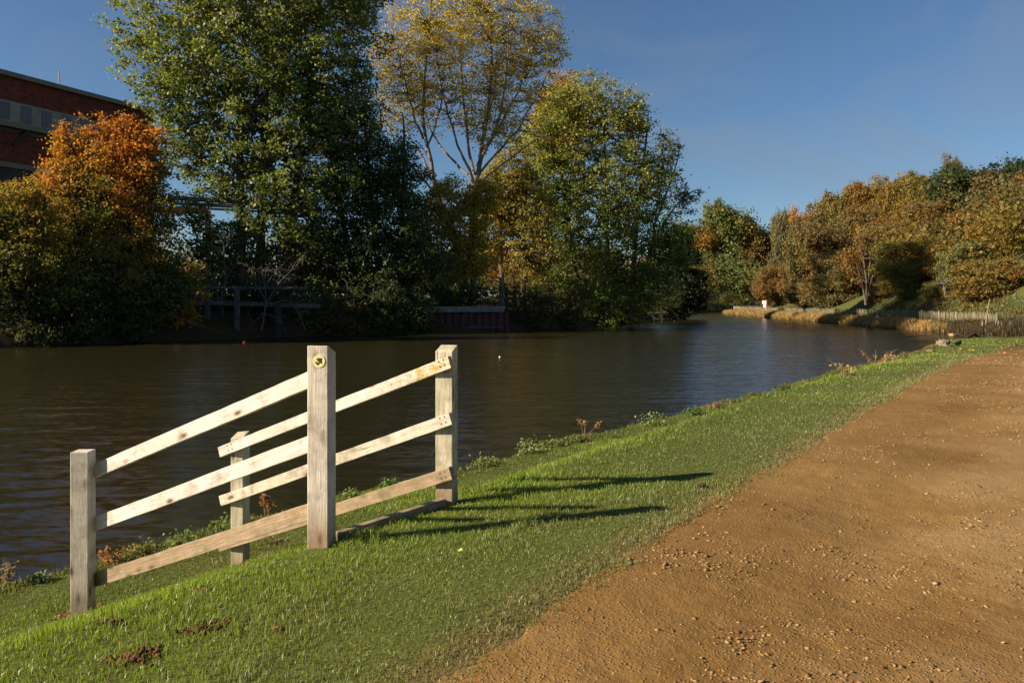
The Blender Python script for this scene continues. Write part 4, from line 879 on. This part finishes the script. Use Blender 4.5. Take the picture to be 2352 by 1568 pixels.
# ------------------------------------------------------------------ weeds along the lip of the bank
def weed(label,px,py,h,kind,seed,col=(.10,.13,.03),wd=.25,dy=0,name='weed_plant'):
    rr=R(seed); c=hit(px,py+2); c.z=gz(c.x,c.y)-.02; root=empty(name,c); tag(root,label,'weed','weeds on the lip of the near bank')
    ns=7 if kind!='thistle' else 5; a=np.zeros((ns,3)); a[:,0]=rr.normal(0,min(wd,.4)*.06,ns); a[:,1]=rr.normal(0,min(wd,.4)*.06,ns)
    e=a.copy(); e[:,0]+=rr.normal(0,wd*.25,ns); e[:,1]+=rr.normal(0,wd*.2,ns); h=h*(.72 if kind=='green' else .85); e[:,2]=h*rr.uniform(.55,1,ns); m=(a+e)/2; m[:,2]*=1.15
    q=bezier(a,m,e,7); V,Fc=tubes(q,np.linspace(.004,.002,7)[None].repeat(ns,0)*(1+c.y*.02),4)
    mesh_np('stem',V,Fc,M['weed_stem_dry'] if kind in('dry','thistle') else M['weed_stem'],root)
    if kind=='thistle':
        n=150; k=rr.integers(0,ns,n); ctr=e[k]+rr.normal(0,.022,(n,3)); sz=np.full(n,.028); colr=np.array([.22,.12,.055])*rr.uniform(.6,1.3,(n,1))
    elif kind=='dry':
        n=70; k=rr.integers(0,ns,n); t=rr.uniform(.4,1,n); ctr=q[k,(t*6).astype(int)]+rr.normal(0,.03,(n,3)); sz=rr.uniform(.02,.045,n); colr=np.array(col)*rr.uniform(.6,1.3,(n,1))
    else:
        n=320; k=rr.integers(0,ns,n); t=rr.uniform(.1,1,n); ctr=q[k,(t*6).astype(int)]+rr.normal(0,wd*.16,(n,3))*np.array([1,1,.6]); sz=rr.uniform(.018,.04,n); colr=np.array(col)*rr.uniform(.6,1.35,(n,1))
    sz=sz*(1+c.y*.03); V,Fc,cl=leaf_quads(ctr,rr.normal(0,.6,(n,3))+np.array([0,0,.6]),sz,colr,rr); mesh_np('leaves',V,Fc,M['leaf_matte'],root,col=cl)
M['weed_stem']=flat_mat('green_stem',(.10,.12,.04),.7,.2); M['weed_stem_dry']=flat_mat('dry_stem',(.30,.17,.08),.8,.2)
weed('dry brown thistle head standing between the middle post and the back panel',612,1185,.28,'thistle',1,wd=.22)
weed('green nettle clump under the gap left of the back post',510,1222,.22,'green',2,(.10,.13,.04),.35)
weed('straggling green nettles midway between left and back posts',420,1262,.2,'green',3,(.12,.14,.04),.4)
weed('brownish dock plant right behind the left post',255,1290,.2,'dry',4,(.24,.12,.04),.25)
weed('low dock and nettle patch between the brown dock and the nettles',335,1275,.18,'green',5,(.14,.13,.04),.4)
weed('pale-leaved mugwort at the far left edge of the bank',8,1345,.22,'green',6,(.13,.17,.09),.3)
weed('lone small nettle nearest the left post on its outer side',95,1335,.14,'green',7,(.11,.14,.06),.15)
weed('thin dead stalk rising at the far left edge',20,1345,.32,'dry',8,(.16,.12,.08),.08)
weed('tuft of green nettles right behind the middle post',800,1145,.16,'green',9,(.11,.15,.04),.25)
weed('green leaf clump below the middle rail of the far panel',905,1118,.2,'green',10,(.08,.14,.04),.3)
weed('small nettle patch just right of the lichened corner post',1110,1068,.2,'green',11,(.15,.17,.06),.4)
weed('tall pale grass-like tuft, first clump beyond the corner post',1205,1040,.36,'green',12,(.17,.20,.09),.35)
weed('low green dock between the pale tuft and the orange thistle',1262,1028,.18,'green',13,(.12,.15,.04),.4)
weed('orange-headed dead thistle on the lip of the bank',1345,1008,.42,'thistle',14,wd=.34)
weed('green leafy weed at the foot of the orange thistle',1318,1014,.24,'green',15,(.10,.13,.04),.35)
weed('bright nettles past the orange thistle',1500,975,.3,'green',16,(.14,.17,.05),.6)
weed('low dark weeds on the lip halfway to the log',1590,950,.2,'green',17,(.07,.10,.03),.5)
weed('thin brownish stalks arching over the water',1645,938,.22,'dry',18,(.16,.12,.07),.3)
weed('small dark tuft beyond the reddish stalks',1800,895,.3,'green',19,(.08,.10,.03),.5)
weed('dry feathery stalks left of the black log',1945,860,.38,'dry',20,(.28,.20,.09),.9)
weed('bushy dry sorrel just behind the black log',2010,838,.5,'dry',21,(.24,.15,.06),1.0)
weed('wispy dry stalks right of the black log',2060,828,.36,'dry',22,(.28,.2,.1),.8)

# black log, masonry block, rubble, slab and beam on the headland
def lump(name,label,cat,loc,dim,rz,mat,seed,sub=3,rough=.08):
    import bmesh
    bm=bmesh.new(); bmesh.ops.create_cube(bm,size=1); bmesh.ops.subdivide_edges(bm,edges=bm.edges[:],cuts=sub,use_grid_fill=True)
    rr=R(seed)
    for v in bm.verts:
        n=v.co.copy(); r=max(abs(n.x),abs(n.y),abs(n.z)); k=(n.length/r/.5)**-.12 if r else 1
        v.co=Vector((n.x*dim[0],n.y*dim[1],n.z*dim[2]))*k+Vector(rr.normal(0,rough*min(dim)*.35,3))
    me=bpy.data.meshes.new(name); bm.to_mesh(me); bm.free(); o=link(name,me,mat); o.location=loc; o.rotation_euler=(0,0,rz); tag(o,label,cat); return o
M['block']=flat_mat('buff_sandstone',(.30,.18,.095),.9,.4,6); M['rubble']=flat_mat('pale_rubble',(.20,.145,.105),.9,.4,8)
b=hit(2193,779); lump('stone_block','worn buff coping stone on the headland above the water','stone',b+Vector((0,0,.08)),(.9,.6,.6),.25,M['block'],1)
b=hit(2167,796); lump('rubble_wall','broken end of pale rubble walling at the water edge below the coping stone','wall',b+Vector((.05,.1,.1)),(.42,.7,.5),.3,M['rubble'],2,4,.3)
b=hit(2138,808); lump('stone_slab','flat pale slab at the lip of the bank before the rubble','stone',b+Vector((0,0,.02)),(.30,.4,.14),.5,M['rubble'],3)
a=hit(2191,793); b_=hit(2238,772); o=MB().beam(a+Vector((0,0,.04)),b_+Vector((0,0,.04)),.14,.16).build('timber_beam',M['dark_timber'],bevel=.01); tag(o,'black mooring beam lying on the grass right of the coping stone','beam')
a=hit(2004,838); b_=hit(2044,830); rr=R(9); q=bezier(np.array([a+Vector((0,0,.05))]),np.array([(a+b_)/2+Vector((0,0,.12))]),np.array([b_+Vector((0,0,.05))]),10)
V,Fc=tubes(q,np.array([[.05,.09,.11,.12,.12,.12,.11,.1,.09,.05]])*(1+rr.normal(0,.08,10)),8); o=mesh_np('driftwood_log',V,Fc,M['dark_timber'],smooth=True); tag(o,'black half-rotten log lying on the lip of the near bank','log')

# ------------------------------------------------------------------ the far bank: paling fence, dry reeds, grass, sign, poles
dFs=lambda off: None
def far_pt(i_t,off):
    """point along the far shore, off metres inland"""
    fl=FAR_LINE[::-1]; sg=np.linalg.norm(np.diff(fl,axis=0),axis=1); cu=np.concatenate([[0],np.cumsum(sg)])
    x=np.interp(i_t,cu,fl[:,0]); y=np.interp(i_t,cu,fl[:,1]); x2=np.interp(i_t+.5,cu,fl[:,0]); y2=np.interp(i_t+.5,cu,fl[:,1])
    d=np.array([x2-x,y2-y]); d=d/np.linalg.norm(d); return x+d[1]*off,y-d[0]*off
fl=FAR_LINE[::-1]; cu=np.concatenate([[0],np.cumsum(np.linalg.norm(np.diff(fl,axis=0),axis=1))])
t_near=np.interp(0,[0,1],[cu[np.argmin(np.hypot(fl[:,0]-37.8,fl[:,1]-66))]]*2); t_far=cu[np.argmin(np.hypot(fl[:,0]-66,fl[:,1]-213))]
root=empty('paling_fence',(43,100,gz(46,100))); tag(root,'long low fence of split chestnut pales running along the far river bank','fence')
V=[];Fc=[];k=0; rr=R(31); t=t_near+2
while t<t_far:
    x,y=far_pt(t,2.7+.12*math.sin(t*.4)); z=gz(x,y); h=.86+rr.normal(0,.05); w=.034; ln=rr.normal(0,.04); 
    dx=.0;  a=Vector((x,y,z-.1)); b_=Vector((x+ln,y+rr.normal(0,.05),z+h)); m=MB().beam(a,b_,w,.03,.7)
    V.append(np.array(m.v)); Fc.append(np.array(m.f)+k); k+=8; t+=.16
V=np.concatenate(V)-np.array(root.location); mesh_np('pales',V,np.concatenate(Fc),M['pale_timber'],root)
t=t_near+2; 
wire=[]
while t<t_far:
    x,y=far_pt(t,2.66); z=gz(x,y); o=MB().beam(Vector((x,y,z-.3))-root.location,Vector((x,y,z+1.0))-root.location,.08,.08).build('post',M['pale_timber'],root); t+=4.2
t=t_near+2; q=[]
while t<t_far:
    x,y=far_pt(t,2.72); q.append((x,y,gz(x,y)+.75)); t+=2.1
q=np.array(q)-np.array(root.location); V,Fc=tubes(q[None],np.full((1,len(q)),.006),4); mesh_np('wire',V,Fc,M['rust'],root)
# dry reed strip and rough grass
def strip(name,label,t0,t1,o0,o1,n,h,w,cols,seed,lean=.35,ex=1.0):
    rr=R(seed); t=t0+(t1-t0)*rr.uniform(0,1,n)**ex; of=rr.uniform(o0,o1,n); flp=FAR_LINE[::-1]
    x=np.interp(t,cu,flp[:,0]); y=np.interp(t,cu,flp[:,1]); x2=np.interp(t+.6,cu,flp[:,0]); y2=np.interp(t+.6,cu,flp[:,1]); l=np.hypot(x2-x,y2-y)+1e-6
    x=x+(y2-y)/l*of; y=y-(x2-x)/l*of; z=ground(x,y); k=z>-1.48; x=x[k];y=y[k];n=len(x)
    cl=fbm(x*.5,y*.5,seed,3); S=np.array(cols); ii=np.clip(((cl+.6)/1.2+rr.normal(0,.15,n))*len(S),0,len(S)-1).astype(int)
    hh=h*rr.uniform(.6,1.2,n)*(1+.22*np.clip(cl,-.8,1)); d=np.hypot(x,y); ww=w*rr.uniform(.6,1.3,n)*np.interp(d,[60,180],[1,2.2])
    V,Fc,cc=blades(x,y,hh,ww,S[ii]*rr.uniform(.7,1.3,(n,1)),lean,rr); o=mesh_np(name,V,Fc,M['grass'],col=cc); tag(o,label,'grass',kind='stuff')
strip('reeds','straw-coloured dry reeds and sedge fringing the far waterline',t_near+6,t_far,.05,2.4,34000,.66,.035,[(.22,.17,.055),(.38,.235,.075),(.50,.32,.11),(.44,.27,.085),(.28,.20,.065)],41)
strip('bank_weeds','brown and green weeds, coloured darker for shade, where the far bank nears the headland',t_near-12,t_near+9,.05,2.6,16000,.5,.035,[(.035,.045,.014),(.09,.06,.025),(.12,.07,.03),(.06,.06,.02)],42)  # shade over this end of the reeds is put into the dark blade colours
strip('bank_grass','rough green grass on the slope behind the pale fence',t_near-14,t_far,2.3,17,170000,.42,.06,[(.12,.16,.034),(.09,.14,.028),(.15,.155,.045),(.20,.14,.05),(.17,.12,.045)],43,.5)
# notice board
x,y=far_pt(cu[np.argmin(np.hypot(fl[:,0]-46,fl[:,1]-140))],2.2); Yd=140; Yd=154; b=Vector(((1757-1176)/F*Yd,Yd,0)); b.z=gz(b.x,b.y)
root=empty('notice_board',b,math.radians(-38)); tag(root,'white lifebelt notice board with a red edge on a white post behind the paling fence','sign')
top=EYE+(695-690)/F*Yd-b.z
MB().box((.22,0,top/2-.2),(.12,.12,top+.4)).build('post',M['white'],root)
MB().box((-.08,-.12,top-.35),(.75,.06,.6)).build('board',M['white'],root); MB().box((.33,-.16,top-.6),(.08,.05,1.1)).build('red_edge',M['red'],root); MB().box((-.05,-.12,top-1.05),(.45,.06,.5)).build('lower_board',M['white'],root)
MB().box((-.1,-.165,top-.35),(.18,.02,.2)).build('red_symbol',M['red'],root)
# lone white stake in the reeds
b=P(2015,741,95); b.z=gz(b.x,b.y); 
def stake(name,label,px,py0,py1,w,mat,lean=0,cat='post',Yd=None):
    b=hit(px,py0) if Yd is None else P(px,py0,Yd); Yd=b.y; g=gz(b.x,b.y); t=P(px+lean,py1,Yd)
    rr=R(int(px)); n=6; q=[b*(1-i/n)+t*(i/n) for i in range(n+1)]; q[0]=q[0]-Vector((0,0,.4+max(0,b.z-g)))
    V,Fc=tubes(np.array([[list(p) for p in q]])-np.array(b),np.array([[w*(1-.25*i/n)*(1+rr.normal(0,.06)) for i in range(n+1)]]),8)
    top=len(V)-8; me=bpy.data.meshes.new(name); me.from_pydata(V.tolist(),[],[tuple(f) for f in Fc]+[tuple(range(top,top+8))]); o=link(name,me,mat); o.location=b; tag(o,label,cat); return o
stake('mooring_stake','single white stake standing in the straw reeds at the far waterline',2014,741,723,.07,M['white'],1)
stake('leaning_pole','tall slim leaning pole at the far end of the headland',2262,757,688,.045,M['pale_timber'],11)
stake('short_post','stubby reddish post at the foot of the leaning pole',2256,758,737,.07,M['block'],1)
stake('short_post','slanting pale stake between the leaning pole and the gate posts',2290,755,737,.045,M['pale_timber'],4)
stake('short_post','thin pale stake left of the slanting one',2286,752,736,.035,M['pale_timber'],1)
# dark post and rail fence at the right edge
b=hit(2302,756); root=empty('rail_fence',b); tag(root,'dark post-and-rail fence climbing away at the right edge of the headland','fence')
Yd=b.y; pp=[]
for (px,py0,py1,dy) in ((2302,757,737,0),(2321,758,738,-.3),(2344,756,728,2.5),(2368,752,722,5),(2400,746,714,8)):
    q0=P(px,py0,Yd+dy); q1=P(px,py1,Yd+dy); q0.z=min(q0.z,gz(q0.x,q0.y))-.2; pp.append((q0,q1)); MB().beam(q0-b,q1-b,.12,.12).build('post',M['old_timber'],root)
for k in range(1,4):
    for (l0,l1),(r0,r1) in zip(pp[1:-1],pp[2:]):
        f=k/3.4+.05; MB().beam(l0+(l1-l0)*f-b,r0+(r1-r0)*f-b,.09,.05).build('rail',M['old_timber'],root)

# ------------------------------------------------------------------ left bank structures
Yd=62.3; c0=P(475,775,Yd); root=empty('landing_stage',(c0.x,c0.y,WATER)); tag(root,'derelict grey timber landing stage of piles, beams and a slanting strut','jetty')
def tb(name,p0,p1,w,h,mat='old_timber'):
    a=P(*p0)-root.location; b_=P(*p1)-root.location; o=MB().beam(a,b_,w,h).build(name,M[mat],root,bevel=.02); return o
tb('pile',(478,785,Yd),(476,664,Yd),.34,.34); tb('pile',(545,785,Yd+.3),(545,664,Yd+.3),.34,.34); tb('pile',(640,785,Yd+1.5),(640,690,Yd+1.5),.34,.34,'dark_timber')
tb('beam',(448,694,Yd-.3),(735,703,Yd+4),.30,.36); tb('beam',(462,660,Yd),(705,662,Yd+4),.28,.2,'old_timber')
tb('strut',(430,782,Yd-.6),(474,736,Yd-.2),.3,.3,'pale_timber')
# sheet piling
A=P(962,762,74.0); B_=P(1152,757,78.4); root=empty('sheet_piling',(A.x,A.y,WATER)); tag(root,'short wall of rusty corrugated sheet piles capped by a grey concrete beam','river wall')
d=Vector((B_.x-A.x,B_.y-A.y,0)); Ln=d.length; d.normalize(); n=Vector((d.y,-d.x,0)); zt=EYE+(695-717)/F*76
prof=[]; s=0; k=0
while s<Ln:
    for ds,o_ in ((0,0),(.28,0),(.40,.24),(.68,.24),(.80,0)):
        if s+ds<=Ln+.8 and ds<.8: prof.append((s+ds,o_))
    s+=.80
v=[];f=[]
for (s_,o_) in prof:
    p=d*s_+n*o_; v+= [(p.x,p.y,-1.6),(p.x,p.y,zt-WATER)]
m=len(prof); f=[(2*i,2*i+2,2*i+3,2*i+1) for i in range(m-1)]
o=MB().add(v,f).build('piles',M['rust'],root); sm=o.modifiers.new('solid','SOLIDIFY'); sm.thickness=.02
p0=n*.12+Vector((0,0,zt-WATER+.28)); MB().beam(p0-d*.1,p0+d*(Ln+.1),.62,.55).build('capping_beam',M['concrete'],root,bevel=.03)
pw=n*.36+Vector((0,0,.42)); MB().beam(pw,pw+d*Ln,.10,.12).build('waling',M['old_timber'],root)
stake('mooring_post','split black mooring post at the right end of the sheet piling',1152,762,637,.30,M['old_timber'],0,'post',79)
stake('mooring_post','slimmer rotten post touching the split black one at the sheet piling',1163,755,660,.16,M['dark_timber'],2,'post',79.6)
stake('mooring_post','leaning grey stake in the bank between the piling and the broad poplar',1326,745,692,.24,M['old_timber'],-6,'post',88)
# little broken frame at the bend
b=P(1512,742,115.5); root=empty('derelict_staging',b); tag(root,'small broken timber staging at the water below the broad poplar','staging')
for px in (1503,1521): MB().beam(P(px,744,115.5)-b-Vector((0,0,.6)),P(px-2,716,115.5)-b,.22,.22).build('leg',M['dark_timber'],root)
MB().beam(P(1488,719,115.5)-b,P(1530,716,115.5)-b,.2,.25).build('beam',M['old_timber'],root)
stake('fallen_branch','pale broken branch dipping into the water left of the broken timber staging',1372,748,722,.07,M['old_timber'],14,'branch',93)
# red float and white speck
def ball(name,label,cat,loc,r,mat):
    import bmesh
    bm=bmesh.new(); bmesh.ops.create_uvsphere(bm,u_segments=20,v_segments=12,radius=r)
    for v in bm.verts:
        if v.co.z>r*.6: v.co.x*=.6; v.co.y*=.6; v.co.z*=1.25
    me=bpy.data.meshes.new(name); bm.to_mesh(me); bm.free()
    for p in me.polygons: p.use_smooth=True
    o=link(name,me,mat); o.location=loc; tag(o,label,cat)
ball('red_float','small red float on the dark water below the landing stage','float',P(562,788,55.0)+Vector((0,0,.04)),.12,M['red'])
ball('white_litter','tiny white scrap of litter afloat on the river beyond the lichened corner post','litter',Vector(((1148-1176)/F*40.6,40.6,WATER+.03)),.05,M['white'])
# bird nest
rr=R(66); n=500; d=rr.normal(0,1,(n,3)); d/=np.linalg.norm(d,axis=1,keepdims=True); c=P(978,62,84); a=d*.36*np.array([1,1,.8]); e=a+rr.normal(0,.22,(n,3))
V,Fc=tubes(np.stack([a,(a+e)/2,e],1),np.full((n,3),.014),4); o=mesh_np('bird_nest',V,Fc,M['dark_timber']); o.location=c; tag(o,'dark twig nest high in the half-bare golden poplar','nest')

# ------------------------------------------------------------------ brick works
wd=Vector((7.1,15,0)).normalized(); wn=Vector((wd.y,-wd.x,0)); org=Vector((-48.5,75.5,0)); root=empty('brick_works',(org.x,org.y,1.3),math.atan2(wd.y,wd.x)); tag(root,'tall red brick industrial building with grey cladding bands, behind the orange maple','building')
# local x along the wall, local -y towards the river
def wz(py): return EYE+(695-py)*.04126-1.3
x0,x1=-26,17.5; D=22
def bx(name,xa,xb,ya,yb,za,zb,mat,bev=0): return MB().box(((xa+xb)/2,(ya+yb)/2,(za+zb)/2),(xb-xa,yb-ya,zb-za)).build(name,M[mat],root,bevel=bev)
bx('wall',x0,x1,0,D,-2,wz(172),'brick'); bx('fascia',x0-.4,x1+.4,-.45,D+.4,wz(172)+.002,wz(161),'fascia')
bx('cladding_band',x0,x1-.1,-.12,-.003,wz(275),wz(228),'clad'); bx('ledge',x0,x1-.05,-.55,-.002,wz(289),wz(277),'fascia'); bx('ledge',x0,x1-.05,-.35,-.002,wz(383),wz(371),'fascia')
bx('window_band',x0,x1-.1,-.10,-.003,wz(470),wz(385),'darkglass'); bx('dark_strip',x0,x1-.1,-.12,-.003,wz(301),wz(291),'darkglass')  # second box: narrow dark strip just below the upper ledge, in the glazing material
xx=x0+.6
while xx<x1-1.6: bx('panel',xx,xx+1.05,-.16,-.122,wz(272),wz(232),'pane'); xx+=2.1
for k in range(6):
    o=MB().beam((x0+6+k*7,-.4,wz(330)),(x0+7.4+k*7,-.45,wz(292)),.3,.3).build('brace',M['dark_timber'],root)
o=MB(); 
for s_ in (-1,1): o.add([(x0-.4,-.45 if s_<0 else D+.4,wz(161)),(x1+.4,-.45 if s_<0 else D+.4,wz(161)),(x1+.4,D/2,wz(161)+1.2),(x0-.4,D/2,wz(161)+1.2)],[(0,1,2,3) if s_<0 else (3,2,1,0)])
o.add([(x1+.4,-.45,wz(161)),(x1+.4,D+.4,wz(161)),(x1+.4,D/2,wz(161)+1.2)],[(0,1,2)]); o.build('roof',M['fascia'],root)
MB().beam((8,3,wz(161)),(8,3,wz(161)+2.4),.08,.08).build('aerial',M['pale_timber'],root)
# pipe gantry behind the big poplar
Yd=92; b=on_ground(478,Yd); root=empty('pipe_gantry',b); tag(root,'orange-posted pipe gantry glimpsed through the lower boughs of the tall poplar','gantry')
def gp(px,py,dy=0): return P(px,py,Yd+dy)-b
def tube(name,a,c,r,mat): V,Fc=tubes(np.array([[list(a),list((a+c)/2),list(c)]]),np.full((1,3),r),10); mesh_np(name,V,Fc,M[mat],root,smooth=True)
for px in (300,478,660): MB().beam(Vector((gp(px,600).x,0,-1)),gp(px,484),.55,.4).build('post',M['orange_paint'],root)
MB().beam(gp(300,481),gp(478,486),.5,.6).build('crossbeam',M['orange_paint'],root)
tube('pipe',gp(300,449),gp(680,471),.28,'fascia'); tube('pipe',gp(300,461),gp(680,482),.22,'pipe'); tube('pipe',gp(300,470),gp(680,490),.14,'pipe')

# ------------------------------------------------------------------ light, sky, camera
EL=math.radians(26.5); sun_dir=Vector((-.97,-.245,0)).normalized()*math.cos(EL)+Vector((0,0,math.sin(EL)))
ld=bpy.data.lights.new('sun','SUN'); ld.energy=5.0; ld.angle=math.radians(.5); ld.color=(1,.87,.69)
lo=bpy.data.objects.new('sun',ld); C.objects.link(lo); lo.rotation_euler=sun_dir.to_track_quat('Z','Y').to_euler()
w=bpy.data.worlds.new('World'); SC.world=w; w.use_nodes=True; nt=w.node_tree; nt.nodes.clear()
sky=N(nt,'ShaderNodeTexSky'); sky.sky_type='NISHITA'; sky.sun_disc=False; sky.sun_elevation=EL; sky.sun_rotation=math.atan2(sun_dir.x,sun_dir.y)
sky.air_density=1.0; sky.dust_density=.15; sky.ozone_density=4.0
tc=N(nt,'ShaderNodeTexCoord'); mp=N(nt,'ShaderNodeMapping'); mp.inputs['Rotation'].default_value=(.3,.5,.9); mp.inputs['Scale'].default_value=(1.2,5,4); L(nt,tc.outputs['Generated'],mp.inputs[0])
n=noise(nt,mp.outputs[0],1.6,7,.6,.8); cl=mix(nt,ramp(nt,n,[(.42,0.0),(.66,.34)]),sky.outputs[0],(3.4,3.4,3.7))
bg=N(nt,'ShaderNodeBackground'); bg.inputs[1].default_value=.050; L(nt,mix(nt,1.0,cl,(.78,.87,.94),'MULTIPLY'),bg.inputs[0]); wo=N(nt,'ShaderNodeOutputWorld'); L(nt,bg.outputs[0],wo.inputs[0])
cam=bpy.data.cameras.new('camera'); co=bpy.data.objects.new('camera',cam); C.objects.link(co); SC.camera=co
co.location=(0,0,EYE); co.rotation_euler=(math.radians(90),0,0); cam.sensor_width=36; cam.lens=36*F/2352; cam.shift_y=-(784-695)/2352; cam.clip_end=2000; cam.clip_start=.05
SC.view_settings.view_transform='Standard'; SC.view_settings.look='None'; SC.view_settings.exposure=1.0; SC.view_settings.gamma=1
SC.render.engine='CYCLES'; SC.cycles.use_denoising=True; SC.cycles.max_bounces=8; SC.cycles.diffuse_bounces=5; SC.cycles.glossy_bounces=3; SC.cycles.transmission_bounces=4; SC.cycles.transparent_max_bounces=4
